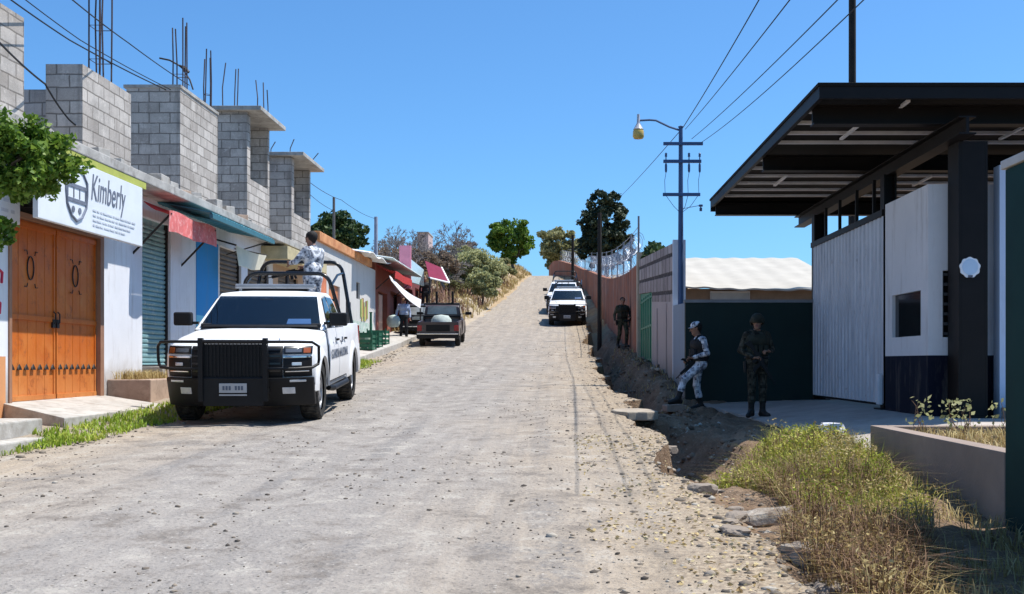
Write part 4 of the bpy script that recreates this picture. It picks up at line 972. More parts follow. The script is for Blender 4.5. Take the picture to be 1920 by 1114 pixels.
def wheel(root, x, y, r, w, side, hub=M_rim):
    m = MB(); h = w/2
    m.lathe([(r*.66, -h*.9), (r*.9, -h), (r*.97, -h*.85), (r, -h*.5), (r, h*.5), (r*.97, h*.85), (r*.9, h), (r*.66, h*.9)], 36, axis='X', cap=False)
    for k in range(30):                # tread
        a = 2*math.pi*k/30; m.M = Matrix.Rotation(a, 4, 'X'); m.box(-h*.7, h*.7, -.014, .014, r-.004, r+.010)
    m.M = Matrix.Identity(4)
    wh = bpy.data.objects.new('wheel', None); COL.objects.link(wh); wh.parent = root; wh.location = (x, y, r)
    m.build('tyre', [M_tyre], wh, smooth=True)
    m = MB(); q = h*.75*side
    m.lathe([(r*.68, -h*.8*side), (r*.66, q), (r*.6, q*.9), (r*.58, -h*.5*side)], 30, axis='X', cap=False)
    m.lathe([(0, q*.35), (r*.6, q*.3)], 30, axis='X', cap=False, mi=1)
    m.lathe([(0, q*.95), (r*.14, q*.9), (r*.16, q*.4)], 16, axis='X', cap=False)
    for k in range(6):
        m.M = Matrix.Rotation(2*math.pi*k/6, 4, 'X'); x0, x1 = sorted((q*.35, q*.85)); m.box(x0, x1, -.035, .035, r*.12, r*.6)
    m.M = Matrix.Identity(4)
    m.build('rim', [hub, M_blkpl], wh, smooth=True, bevel=.004)
    return wh
# --- pickup, nose at y = 0 looking to -Y, x to its left
FY = lin([(.25, .20), (.40, .12), (.62, .03), (.80, 0.), (.98, .015), (1.06, .055), (1.10, .10), (1.17, .28)])
def ffront(x, z, off=0.): return float(FY(z))+.32*abs(x)**3.6-off
def dfm_front(s, y, z):
    a = abs(s); x = s
    if y < 1.0: y += .32*a**3.6*(1-y/1.0)
    if z > .98: z -= .055*a**3
    if z > 1.1 and y < 1.5 and a < .6: z += .022*sm(np.array((.6-a)/.15)).item()*sm(np.array((1.45-y)/.3)).item()*sm(np.array((y-.1)/.3)).item()
    if a > .99: z -= .035 if z > 1. else 0
    x = s*(1.0 if z < .95 else 1.0-.05*(z-.95)/.35)
    if z < .6: x *= .985
    return (x, y, z)
def make_pickup(label):
    root = thing('pickup_truck', (0, 0, 0), label, 'pickup truck', 'white patrol pickups parked on the road')
    ar = [(.98, .42, .50), (4.72, .42, .50)]
    prof = [(.14, .44), (.03, .62), (0, .80), (.015, .98), (.055, 1.06), (.14, 1.125), (.32, 1.178), (.75, 1.235), (1.2, 1.275), (1.42, 1.30), (1.55, 1.315), (2.6, 1.32), (3.72, 1.33), (3.72, .44)]
    prof += [(1.62, .44)]+arc(.98, .42, .50, 2, 178, 16)
    m = MB(); solid(m, prof, dfm_front, arches=ar)
    body = m.build('body', [M_wpaint, M_blkpl], root, smooth=True, bevel=.012)
    m = MB(); m.box(-.25, .25, .62, 1.15, 1.215, 1.23); m = MB()
    for s in (-1, 1):                   # hood ridges
        m.tube([(s*.52, .30, 1.178), (s*.58, .8, 1.232), (s*.66, 1.3, 1.268)], [.012, .03, .012], 8)
    m.build('hood_crease', [M_wpaint], body, smooth=True)
    # bed
    b = MB()
    bp = [(3.76, 1.33), (5.60, 1.345), (5.80, 1.34), (5.84, 1.2), (5.82, .60), (5.70, .47), (5.36, .44)]+arc(4.72, .42, .50, 2, 178, 16)+[(3.76, .44)]
    for s in (-1, 1): solid(b, bp, lambda q, y, z, s=s: (s*(.90+.10*q)*(1.0 if z < .95 else 1.0-.05*(z-.95)/.35), y, z), [0, .8, 1.0], arches=ar)
    b.box(-.9, .9, 3.78, 5.7, .70, .76); b.box(-.9, .9, 3.76, 3.82, .762, 1.33); b.box(-.9, .9, 5.74, 5.82, .60, 1.33); b.box(-.85, .85, 5.6, 5.9, .45, .598, 1)
    bed = b.build('bed', [M_wpaint, M_blkpl], root, smooth=True, bevel=.010)
    m = MB(); m.box(-.5, .5, 3.95, 4.9, .765, 1.185); m.build('gunner_platform', [M_blkpl], root, bevel=.02)
    m = MB(); m.box(-.82, .82, .6, 5.4, .34, .52); m.build('chassis', [M_blkpl], root)
    # cab
    def W(z): return .955-.20*(z-1.30)/.58
    cp_ = [(1.44, 1.29), (1.95, 1.62), (2.22, 1.80), (2.42, 1.865), (2.8, 1.885), (3.2, 1.885), (3.46, 1.85), (3.56, 1.72), (3.72, 1.29)]
    def dc(s, y, z):
        zz = z-(.035*abs(s)**4 if z > 1.7 else 0); y2 = y+(.16*s*s*(1 if y < 2.3 else 0)*(1-.4*(z-1.3)/.5))
        return (s*W(z), y2, zz)
    m = MB(); rp = [(2.16, 1.755), (2.22, 1.80), (2.42, 1.865), (2.8, 1.885), (3.2, 1.885), (3.46, 1.85), (3.54, 1.76), (3.40, 1.78), (2.8, 1.83), (2.35, 1.79)]
    solid(m, rp, dc)
    for s in (-1, 1):
        def pil(y0, y1, z0, y2, y3, z1, w=.07):       # a pillar leaning with the side of the cab
            m.hexa([dc(s, y0, z0), dc(s, y1, z0), dc(s*(1-w), y1, z0), dc(s*(1-w), y0, z0), dc(s, y2, z1), dc(s, y3, z1), dc(s*(1-w), y3, z1), dc(s*(1-w), y2, z1)])
        pil(1.44, 1.62, 1.28, 2.17, 2.26, 1.79, .085); pil(2.61, 2.71, 1.28, 2.61, 2.71, 1.81, .05); pil(3.42, 3.72, 1.28, 3.24, 3.56, 1.79, .08)
    m.hexa([(-.86, 3.68, 1.28), (.86, 3.68, 1.28), (.86, 3.72, 1.28), (-.86, 3.72, 1.28), (-.84, 3.63, 1.42), (.84, 3.63, 1.42), (.84, 3.67, 1.42), (-.84, 3.67, 1.42)])
    cab = m.build('cab', [M_wpaint, M_blkpl], root, smooth=True, bevel=.012)
    M_int = mat('cabin_fabric', (.03, .03, .033), .9, var=.3)
    m = MB(); m.box(-.88, .88, 1.62, 1.95, 1.30, 1.375); m.build('dashboard', [M_int], root, bevel=.02)
    for x in (-.42, .42):
        m = MB(); m.hexa([(x-.25, 2.55, 1.30), (x+.25, 2.55, 1.30), (x+.25, 2.70, 1.30), (x-.25, 2.70, 1.30), (x-.2, 2.66, 1.56), (x+.2, 2.66, 1.56), (x+.2, 2.76, 1.56), (x-.2, 2.76, 1.56)]); m.box(x-.12, x+.12, 2.68, 2.77, 1.58, 1.74); m.box(x-.03, x+.03, 2.70, 2.74, 1.55, 1.60)
        m.build('seat', [M_int], root, bevel=.03)
    m = MB(); m.tube([(.42+.17*math.cos(q), 2.02+.06*math.sin(q), 1.40+.16*math.sin(q)) for q in np.linspace(0, 2*math.pi, 17)[:-1]], .016, 6, closed=True); m.build('steering_wheel', [M_int], root, smooth=True)
    m = MB(); m.box(-.10, .10, 2.10, 2.13, 1.69, 1.745); m.build('inner_mirror', [M_int], root, bevel=.01)
    m = MB(); m.prism([(-.80, 3.655, 1.43), (.80, 3.655, 1.43), (.66, 3.54, 1.76), (-.66, 3.54, 1.76)], (0, .006, .002)); m.build('rear_window', [M_glass], root)
    def ws(a, b):                       # windscreen patch
        z = 1.33+.45*b; y = 1.50+(2.19-1.50)*b; s = a*.93
        p = dc(s, 0, z); return (p[0], y+.16*s*s*(1-.4*(z-1.3)/.5)-.008, z+.006)
    m = MB(); m.grid(ws, np.linspace(-1, 1, 13), np.linspace(0, 1, 7), thick=(0, -.006, .002)); wsc = m.build('windshield', [M_glass], root, smooth=True)
    m = MB(); m.grid(lambda a, b: Vector(ws(a, -.03+.07*b))+Vector((0, -.012, .004)), np.linspace(-.95, .95, 9), [0, 1]); m.build('wiper_cowl', [M_blkpl], root)
    m = MB(); q = Vector(ws(.62, .12)); m.hexa([Vector(ws(.45, .06))+Vector((0, -.012, .0)), Vector(ws(.85, .06))+Vector((0, -.012, 0)), Vector(ws(.85, .06))+Vector((0, -.010, .01)), Vector(ws(.45, .06))+Vector((0, -.010, .01)),
        Vector(ws(.47, .22))+Vector((0, -.012, 0)), Vector(ws(.85, .22))+Vector((0, -.012, 0)), Vector(ws(.85, .22))+Vector((0, -.01, .01)), Vector(ws(.47, .22))+Vector((0, -.01, .01))]); m.build('blue_patch', [mat('windshield_blue', (.03, .09, .22), .4)], wsc)  # flat blue patch low on the windshield
    for s in (-1, 1):
        for poly in ([(1.86, 1.36), (2.30, 1.75), (2.62, 1.785), (2.62, 1.36)], [(2.70, 1.36), (2.70, 1.785), (3.25, 1.775), (3.40, 1.66), (3.50, 1.38)]):
            m = MB(); m.prism([(s*(W(z)+.004), y, z) for y, z in poly], (s*.006, 0, 0)); m.build('side_window', [M_glass], root)
        for y0, y1 in ((1.62, 2.64), (2.67, 3.62)):
            def dx(y, z): return s*((1.0 if z < .95 else 1-.05*(z-.95)/.35)+.010+.016*math.sin(max(0, min(1, (z-.5)/.5))*math.pi)+.012*math.exp(-((z-1.03)/.05)**2))
            m = MB(); m.grid(lambda a, b: (s*((1.0 if b < .95 else 1-.05*(b-.95)/.35)+.003), a, b), [y0-.012, y1+.012], [.50, .95, 1.31], thick=(s*.002, 0, 0)); m.build('door_gap', [M_blkpl], root)
            m = MB(); m.grid(lambda a, b: (dx(a, b), a, b), np.linspace(y0, y1, 5), np.linspace(.52, 1.30, 16), thick=(-s*.008, 0, 0)); d = m.build('door', [M_wpaint], root, smooth=True)
            m = MB(); m.box(s*1.02-.016, s*1.02+.016, y1-.24, y1-.06, 1.10, 1.135); m.build('door_handle', [M_blkpl], d, bevel=.006)
        m = MB(); m.box(s*1.14-.13, s*1.14+.13, 1.60, 1.74, 1.34, 1.54); mi = m.build('mirror', [M_blkpl], root, bevel=.035, seg=3)
        m = MB(); m.box(s*1.0-.08, s*1.0+.08, 1.66, 1.72, 1.36, 1.40); m.build('mirror_arm', [M_blkpl], mi)
        wheel(root, s*.86, .98, .42, .27, s); wheel(root, s*.86, 4.72, .42, .27, s)
        m = MB(); m.tube([(s*.99, 1.6, .42), (s*1.04, 1.8, .40), (s*1.04, 3.4, .40), (s*.99, 3.6, .42)], .045, 8); m.build('side_step', [M_blkpl], root)
        m = MB(); m.box(s*.945-.03, s*.945+.03, 5.80, 5.86, .92, 1.30); m.build('tail_light', [M_redlens], root, bevel=.01)
        for cy in (.98, 4.72):          # arch lips
            m = MB(); m.grid(lambda a, b: (s*(.985+.045*math.cos(b*math.pi/2)), cy+(.50+.13*b)*math.cos(R(a)), .42+(.50+.13*b)*math.sin(R(a))), np.linspace(4, 176, 25), np.linspace(0, 1, 5), thick=(-s*.03, 0, 0)); m.build('wheel_flare', [M_wpaint], root, smooth=True)
    # nose: grille, bumper, lamps
    def fp(x0, x1, z0, z1, off, name, mt, par=root, th=.03, bev=.008, nx=14):
        m = MB(); m.grid(lambda a, b: (a, ffront(a, b, off), b), np.linspace(x0, x1, nx), np.linspace(z0, z1, 6), thick=(0, th, 0)); return m.build(name, [mt], par, smooth=True, bevel=bev)
    fp(-.60, .60, .64, 1.085, .022, 'grille', M_blkpl)
    for z in (.74, .84, .94, 1.03): fp(-.58, .58, z, z+.025, .04, 'grille_bar', M_blkg, th=.015, bev=0)
    fp(-.985, .985, .27, .66, .10, 'front_bumper', M_blkpl, th=.12, bev=.02, nx=24)
    for s in (-1, 1):
        x0, x1 = sorted((s*.61, s*.965)); hl = fp(x0, x1, .975, 1.085, .024, 'headlight', M_blkg)
        x0, x1 = sorted((s*.86, s*.945)); fp(x0, x1, .99, 1.06, .036, 'amber_lens', M_amber, hl, .012, .003, 6)
        x0, x1 = sorted((s*.64, s*.84)); fp(x0, x1, 1.0, 1.05, .036, 'clear_lens', M_dlens, hl, .012, .003, 6)
        x0, x1 = sorted((s*.61, s*.96)); fp(x0, x1, .67, .945, .018, 'lamp_surround', M_blkpl)
        x0, x1 = sorted((s*.61, s*.95)); fp(x0, x1, .925, .95, .034, 'chrome_trim', M_chrome, th=.02)
        x0, x1 = sorted((s*.72, s*.84)); fp(x0, x1, .82, .865, .034, 'lower_headlight', M_lens, th=.02)
        x0, x1 = sorted((s*.64, s*.93)); fp(x0, x1, .735, .75, .034, 'chrome_trim', M_chrome, th=.02)
        x0, x1 = sorted((s*.70, s*.90)); fp(x0, x1, .60, .63, .108, 'running_light', M_lens, th=.02)
        x0, x1 = sorted((s*.60, s*.76)); fp(x0, x1, .44, .53, .108, 'fog_light', M_lens, th=.02)
    m = MB(); m.box(-.18, .18, -.212, -.200, .475, .60); pl = m.build('license_plate', [M_plate], root, bevel=.003)
    m = MB()
    for k in range(7):
        if k != 3: m.box(-.135+k*.04, -.108+k*.04, -.2155, -.2125, .51, .565)
    m.build('plate_lettering', [M_marking], pl)
    m = MB(); m.box(-.18, .18, -.210, -.200, .435, .455); m.build('plate_strip', [M_plate], root)
    # push bar with side hoops
    m = MB()
    for s in (-1, 1):
        m.box(s*.42-.03, s*.42+.03, -.22, -.13, .36, 1.20); m.box(s*.42-.02, s*.42+.02, -.13, .1, .45, .52)
        m.tube([(s*.42, -.17, 1.15), (s*.8, -.12, 1.15), (s*1.0, .04, 1.14), (s*1.07, .16, 1.08), (s*1.07, .17, .90), (s*1.06, .17, .84), (s*1.0, .05, .80), (s*.8, -.1, .79), (s*.42, -.16, .79)], .020, 8)
    m.tube([(-.42, -.17, 1.15), (.42, -.17, 1.15)], .028, 8); m.tube([(-.42, -.17, .66), (.42, -.17, .66)], .024, 8)
    pb_ = m.build('push_bar', [M_blkpl], root, bevel=.0, smooth=True)
    m = MB()
    for x in np.linspace(-.38, .38, 17): m.box(x-.006, x+.006, -.176, -.168, .62, 1.14)
    for z in np.linspace(.66, 1.1, 9): m.box(-.39, .39, -.166, -.158, z-.006, z+.006)
    m.box(-.39, .39, -.156, -.15, .66, 1.12); m.box(-.39, .39, -.19, -.14, .30, .66)
    m.build('mesh_panel', [M_blkpl], pb_)
    # roll bars over the bed
    def hoop(y0, ht, wt, wb, lean, name, r=.034):
        m = MB(); c = .22; P = [(-wb, y0, 1.33), (-wt-.01, y0+lean*.7, ht-c)]
        P += [(-wt+c*(1-math.cos(a)), y0+lean, ht-c+c*math.sin(a)) for a in np.linspace(0.15, math.pi/2, 6)]
        P += [(-x, y, z) for x, y, z in reversed(P)]
        m.tube(P, r, 10); return m.build(name, [M_blkg], root, smooth=True)
    hoop(4.02, 2.20, .72, .90, -.12, 'roll_bar'); hoop(5.30, 2.46, .74, .90, .05, 'roll_bar')
    m = MB()
    for s in (-1, 1):
        m.tube([(s*.72, 3.95, 2.0), (s*.74, 4.6, 2.2), (s*.74, 5.33, 2.26)], .022, 8)
    m.tube([(-.80, 4.0, 1.75), (.80, 4.0, 1.75)], .022, 8)
    for x in (-.35, .0): m.tube([(x, 4.0, 1.75), (x, 3.92, 2.19)], .018, 8)
    m.build('cross_brace', [M_blkg], root, smooth=True)
    m = MB(); m.box(-.62, .62, 2.72, 2.98, 1.915, 1.99); lb = m.build('light_bar', [mat('smoked_lens', (.30, .31, .33), .2, .2, .5)], root, bevel=.02)
    m = MB(); m.box(-.5, .5, 2.76, 2.94, 1.875, 1.913); m.build('bar_base', [M_blkpl], lb)
    # lettering on the doors, roof lip and bed
    for s in (-1, 1):
        tx = text_mb('GUARDIA NACIONAL', .20, .002, 0, 1.0, .002); w = max(p.x for p in tx.v)
        if s > 0: M = Matrix.Translation((1.030, 1.72, .84)) @ FACE_X
        else: M = Matrix.Translation((-1.030, 1.72+w, .84)) @ Matrix.Rotation(R(180), 4, 'Z') @ FACE_X
        moved(tx, M).build('door_lettering', [M_marking], root)
        m = MB(); m.prism([(s*1.026, 2.18+a, 1.10+b) for a, b in ((-.05, .06), (.05, .06), (.05, .02), (.015, .015), (.015, -.06), (-.015, -.06), (-.015, .015), (-.05, .02))], (s*.003, 0, 0)); m.box(s*1.022-.003, s*1.022+.003, 2.95, 3.10, 1.06, 1.15); m.build('emblem', [M_marking], root)
    tx = text_mb('GUARDIA NACIONAL', .085, .002, 0, 1.05, .001); w = max(p.x for p in tx.v)
    for p in tx.v:
        x = p.x-w/2; b = 1.09+p.y*.85; zz = 1.33+.45*b; s_ = x/W(zz); p0 = Vector((x, 1.50+.69*b+.16*s_*s_*(1-.4*(zz-1.3)/.5)-.014+p.z, zz+.010)); p.x, p.y, p.z = p0
    tx.build('roof_lettering', [M_greyink], root)
    return root
def drive(root, u, v, yaw, wb=3.74, fa=.98):
    a = R(yaw); d = Vector((-math.sin(a), math.cos(a)))
    f = Vector((u, v))+d*fa; r = Vector((u, v))+d*(fa+wb)
    zf, zr = gz(f.x, f.y), gz(r.x, r.y); pitch = math.atan2(zr-zf, wb)
    root.location = (u, v, zf-math.sin(pitch)*fa-.005); root.rotation_euler = (pitch, 0, a)
pick = make_pickup('white patrol pickup with black push bar parked nearest on the left side of the road')
drive(pick, -4.31, 14.35, 4.1)
pick2 = copy_tree(pick); h_ = [c for c in pick2.children if c.name.startswith('roll_bar')][-1]; h_.scale = (1, 1, .88); pick2['label'] = 'white patrol pickup by the right wall up the road, in front of another one'
drive(pick2, .52, 56.4, -1.5)

pick3 = copy_tree(pick); pick3['label'] = 'white patrol pickup mostly hidden behind the other one by the right wall'
drive(pick3, .30, 65.5, -2.5)
# --- old hatchback, tail at y = 0 looking to -Y (its tail is towards the camera)
def make_car(label, paint, plate=True):
    root = thing('parked_car', (0, 0, 0), label, 'car', 'dark cars parked by the shops')
    ar = [(.75, .31, .36), (3.2, .31, .36)]
    prof = [(.05, .32), (.0, .50), (.02, .80), (.06, .98), (.30, 1.0), (1.0, 1.0), (2.9, .98), (3.5, .92), (3.85, .82), (3.92, .6), (3.88, .34), (3.56, .32)]+arc(3.2, .31, .36, 2, 178, 12)+[(1.11, .32)]+arc(.75, .31, .36, 2, 178, 12)
    def dfm(s, y, z):
        a = abs(s); y2 = y+.10*a**4*(1-min(y, 1.)) if y < 1 else (y-.16*a**4*(y-3.) if y > 3 else y)
        return (s*.80*(1 if z < .8 else 1-.06*(z-.8)/.2), y2, z-(.03 if a > .99 and z > .8 else 0))
    m = MB(); solid(m, prof, dfm, arches=ar); m.build('body', [paint, M_blkpl], root, smooth=True, bevel=.012)
    def W(z): return .745-.13*(z-.98)/.44
    cpf = [(.08, .97), (.22, 1.22), (.36, 1.38), (.6, 1.42), (1.6, 1.43), (1.9, 1.40), (2.65, .97)]
    m = MB(); solid(m, cpf, lambda s, y, z: (s*W(z), y+.05*s*s*(1 if y < .5 else 0), z-.02*s**4)); m.build('cab', [paint, M_blkpl], root, smooth=True, bevel=.02)
    def rw_(a, b): z = 1.02+.33*b; return (a*W(z)*.86, .105+.20*b+.05*a*a-.012, z)
    m = MB(); m.grid(rw_, np.linspace(-1, 1, 9), np.linspace(0, 1, 5), thick=(0, -.006, 0)); m.build('rear_window', [mat('sky_pale_glass', (.30, .33, .33), .12, 0, .6, var=.3)], root, smooth=True)  # pale sky reflection is put into the glass colour
    m = MB(); e = [rw_(a, b) for a, b in ((-1.06, -.08), (1.06, -.08), (1.04, 1.1), (-1.04, 1.1))]; m.tube([Vector(q)+Vector((0, -.012, 0)) for q in e], .045, 6, closed=True); m.build('window_seal', [M_blkpl], root)
    for s in (-1, 1):
        for poly in ([(.42, 1.02), (.50, 1.34), (1.22, 1.36), (1.22, 1.02)], [(1.3, 1.02), (1.3, 1.36), (1.78, 1.34), (2.32, 1.02)]):
            m = MB(); m.prism([(s*(W(z)+.004), y, z) for y, z in poly], (s*.006, 0, 0)); m.build('side_window', [M_dglass], root)
        wheel(root, s*.70, .75, .31, .19, s); wheel(root, s*.70, 3.2, .31, .19, s)
        x0, x1 = sorted((s*.44, s*.74)); m = MB(); m.box(x0, x1, -.02, .12, .70, .86); m.build('tail_light', [M_redlens], root, bevel=.015)
        m = MB(); m.box(s*.9-.09, s*.9+.09, 2.0, 2.1, 1.02, 1.14); m.build('mirror', [M_blkpl], root, bevel=.02)
        m = MB(); m.prism([(s*.802, y, z) for y, z in ((1.25, .42), (2.3, .42), (2.35, .9), (1.25, .95))], (s*.008, 0, 0)); m.build('door', [paint], root, bevel=.004)
        m = MB(); m.tube([(s*.56, .5, 1.43), (s*.56, .52, 1.49), (s*.56, 1.7, 1.50), (s*.56, 1.72, 1.42)], .014, 6); m.build('roof_rail', [M_blkpl], root)
    m = MB(); m.box(-.80, .80, -.10, .08, .36, .58); m.build('rear_bumper', [M_blkpl], root, bevel=.03)
    m = MB(); m.box(-.78, .78, -.125, -.095, .52, .565); m.build('chrome_strip', [M_chrome], root, bevel=.008)
    m = MB(); m.box(-.30, .30, -.012, .02, .82, .95); m.build('pale_panel', [mat('pale_green_panel', (.52, .58, .52), .4)], root, bevel=.006)
    m = MB(); m.box(-.42, .42, -.008, .03, .66, .81); m.build('tailgate_trim', [M_blkpl], root)
    return root
M_mpaint = car_paint('maroon_car_paint', (.022, .006, .010), .3, amt=.2); M_dpaint = car_paint('dark_blue_car_paint', (.018, .022, .035), .3, amt=.3)
# --- small dark open-bed pickup with a rack, tail at y = 0
def make_small_pickup(label, paint):
    root = thing('small_pickup', (0, 0, 0), label, 'pickup truck')
    ar = [(.95, .33, .38), (3.35, .33, .38)]
    def dfm(s, y, z):
        a = abs(s); y2 = y-.16*a**4*(y-3.2) if y > 3.2 else y
        return (s*.82*(1 if z < .75 else 1-.05*(z-.75)/.25), y2, z-(.02 if a > .99 and z > .8 else 0))
    prof = [(1.9, .40), (1.9, 1.0), (3.0, 1.0), (3.6, .95), (4.05, .86), (4.15, .6), (4.1, .38), (3.74, .36)]+arc(3.35, .33, .38, 2, 178, 12)+[(2.9, .40)]
    m = MB(); solid(m, prof, dfm, arches=[ar[1]]); m.build('body', [paint, M_blkpl], root, smooth=True, bevel=.012)
    bp = [(.06, .44), (.04, .97), (1.86, .98), (1.86, .40)]+[(1.34, .40)]+arc(.95, .33, .38, 2, 178, 12)+[(.5, .42)]
    b = MB()
    for sg in (-1, 1): solid(b, bp, lambda q, y, z, sg=sg: (sg*(.74+.08*q)*(1 if z < .75 else 1-.05*(z-.75)/.25), y, z), [0, .8, 1.], arches=[ar[0]])
    b.box(-.74, .74, .3, 1.86, .52, .58); b.build('bed', [paint, M_blkpl], root, smooth=True, bevel=.01)
    m = MB(); m.box(-.72, .72, .02, .08, .48, .97); tg = m.build('tailgate', [paint], root, bevel=.012)
    m = MB(); m.box(-.46, .46, .008, .019, .60, .86); m.build('tailgate_panel', [M_blkpl], tg, bevel=.006)
    def W(z): return .76-.10*(z-1.0)/.6
    m = MB(); solid(m, [(1.92, .99), (1.98, 1.5), (2.1, 1.60), (2.3, 1.63), (2.7, 1.62), (2.9, 1.56), (3.35, 1.0)], lambda s_, y, z: (s_*W(z), y, z-.02*s_**4)); m.build('cab', [paint, M_blkpl], root, smooth=True, bevel=.02)
    m = MB(); m.hexa([(-.60, 1.915, 1.20), (.60, 1.915, 1.20), (.60, 1.95, 1.20), (-.60, 1.95, 1.20), (-.56, 1.945, 1.52), (.56, 1.945, 1.52), (.56, 1.98, 1.52), (-.56, 1.98, 1.52)])
    m.build('rear_window', [mat('sky_pale_glass', (.34, .37, .37), .15, 0, .6, var=.3)], root)  # glass coloured pale to stand for the sky it reflects
    m = MB(); m.tube([(-.74, 1.80, 1.12), (.74, 1.80, 1.12), (.70, 1.80, 1.62), (-.70, 1.80, 1.62)], .045, 8, closed=True); rk = m.build('rack', [M_blkpl], root, smooth=True)
    for x in (-.20, .44):
        m = MB(); m.box(x-.045, x+.045, 1.76, 1.84, 1.66, 2.12); m.build('stake', [M_blkpl], rk)
    for x in (-.72, .72):
        m = MB(); m.tube([(x, 1.80, .96), (x, 1.80, 1.12)], .035, 8); m.build('rack_leg', [M_blkpl], rk)
    for sg in (-1, 1):
        m = MB(); m.prism([(sg*(W(z)+.004), y, z) for y, z in ((2.12, 1.08), (2.16, 1.52), (2.72, 1.52), (3.1, 1.08))], (sg*.006, 0, 0)); m.build('side_window', [M_dglass], root)
        wheel(root, sg*.70, .95, .33, .2, sg); wheel(root, sg*.70, 3.35, .33, .2, sg)
        x0, x1 = sorted((sg*.62, sg*.80)); m = MB(); m.box(x0, x1, .0, .05, .62, .84); m.build('tail_light', [M_redlens], root, bevel=.012)
        m = MB(); m.box(sg*1.0-.13, sg*1.0+.13, 2.85, 2.93, 1.14, 1.26); mr = m.build('mirror', [M_blkpl], root, bevel=.02)
        m = MB(); m.box(sg*.82-.07, sg*.82+.07, 2.87, 2.9, 1.17, 1.2); m.build('mirror_arm', [M_blkpl], mr)
        m = MB(); m.prism([(sg*.822, y, z) for y, z in ((2.0, .45), (2.9, .45), (2.95, .93), (2.0, .95))], (sg*.008, 0, 0)); m.build('door', [paint], root, bevel=.004)
    m = MB(); m.box(-.82, .82, -.12, .03, .34, .54); bu = m.build('rear_bumper', [M_blkpl], root, bevel=.025)
    m = MB(); m.box(-.80, .80, -.14, -.118, .49, .535); m.build('chrome_strip', [M_chrome], bu, bevel=.006)
    return root
car = make_small_pickup('small dark maroon open pickup with black rack and two stakes, seen from behind', M_mpaint)
drive(car, -4.62, 41.3, 1.2, 2.4, .95)
bpy.context.view_layer.update(); q_ = car.matrix_world @ Vector((.05, .9, .58))
sk_ = thing('cargo_bundle', q_, 'pale bundle lying in the bed of the small dark pickup', 'bundle'); m = MB(); m.lathe([(0, 0), (.36, .02), (.42, .2), (.40, .45), (.28, .60), (.0, .64)], 14); m.build('cloth', [mat('pale_bundle_cloth', (.50, .55, .50), .85, var=.3, bump=.6, bscale=9)], sk_, smooth=True)
m = MB(); m.tube([(-.43, 0, .2), (-.3, -.3, .22), (0, -.43, .22), (.3, -.3, .22), (.43, 0, .2)], .03, 6); m.build('rope', [M_darksteel], sk_)
car2 = make_car('dark blue hatchback parked in the awning shade, half hidden behind the small pickup', M_dpaint)
drive(car2, -5.95, 46.0, 3., 2.45, .75)
# ------------------------------------------------------------------ people: one continuous skin grown round the bones
def surface_nets(D, org, h):
    S = D < 0; nx, ny, nz = D.shape
    c = np.zeros((nx-1, ny-1, nz-1), dtype=np.int8)
    for i in (0, 1):
        for j in (0, 1):
            for k in (0, 1): c += S[i:nx-1+i, j:ny-1+j, k:nz-1+k]
    act = (c > 0) & (c < 8); idx = -np.ones(act.shape, np.int64); ids = np.argwhere(act); idx[act] = np.arange(len(ids))
    acc = np.zeros((len(ids), 3)); cnt = np.zeros(len(ids)); I, J, K = ids.T
    for (a, b) in [((i, j, k), (i+di, j+dj, k+dk)) for (di, dj, dk) in ((1, 0, 0), (0, 1, 0), (0, 0, 1)) for i in range(2-di) for j in range(2-dj) for k in range(2-dk)]:
        d0 = D[I+a[0], J+a[1], K+a[2]]; d1 = D[I+b[0], J+b[1], K+b[2]]; m = (d0 < 0) != (d1 < 0)
        t = np.where(m, d0/np.where(m, d0-d1, 1), 0)[:, None]
        acc += np.where(m[:, None], np.array(a)+t*(np.array(b)-np.array(a)), 0); cnt += m
    V = (ids+acc/np.maximum(cnt, 1)[:, None])*h+org
    F = []
    for ax in range(3):
        o = [0, 0, 0]; o[ax] = 1
        A = S[:nx-o[0], :ny-o[1], :nz-o[2]]; B = S[o[0]:, o[1]:, o[2]:]
        E = np.argwhere(A != B); u, w = [(1, 2), (2, 0), (0, 1)][ax]
        E = E[(E[:, u] > 0) & (E[:, w] > 0)]
        E = E[(E[:, 0] < nx-1) & (E[:, 1] < ny-1) & (E[:, 2] < nz-1)]
        def g(du, dw):
            q = E.copy(); q[:, u] -= du; q[:, w] -= dw; return idx[q[:, 0], q[:, 1], q[:, 2]]
        f = np.stack([g(1, 1), g(0, 1), g(0, 0), g(1, 0)], -1)
        flip = ~S[E[:, 0], E[:, 1], E[:, 2]]; f[flip] = f[flip][:, ::-1]; F.append(f[(f >= 0).all(1)])
    return V, np.concatenate(F)
def cone_d(P, a, b, ra, rb):
    a = np.array(a, float); b = np.array(b, float); ab = b-a; L = (ab*ab).sum()
    t = np.clip(((P-a)@ab)/max(L, 1e-9), 0, 1); return np.linalg.norm(P-a-t[..., None]*ab, axis=-1)-(ra+(rb-ra)*t)
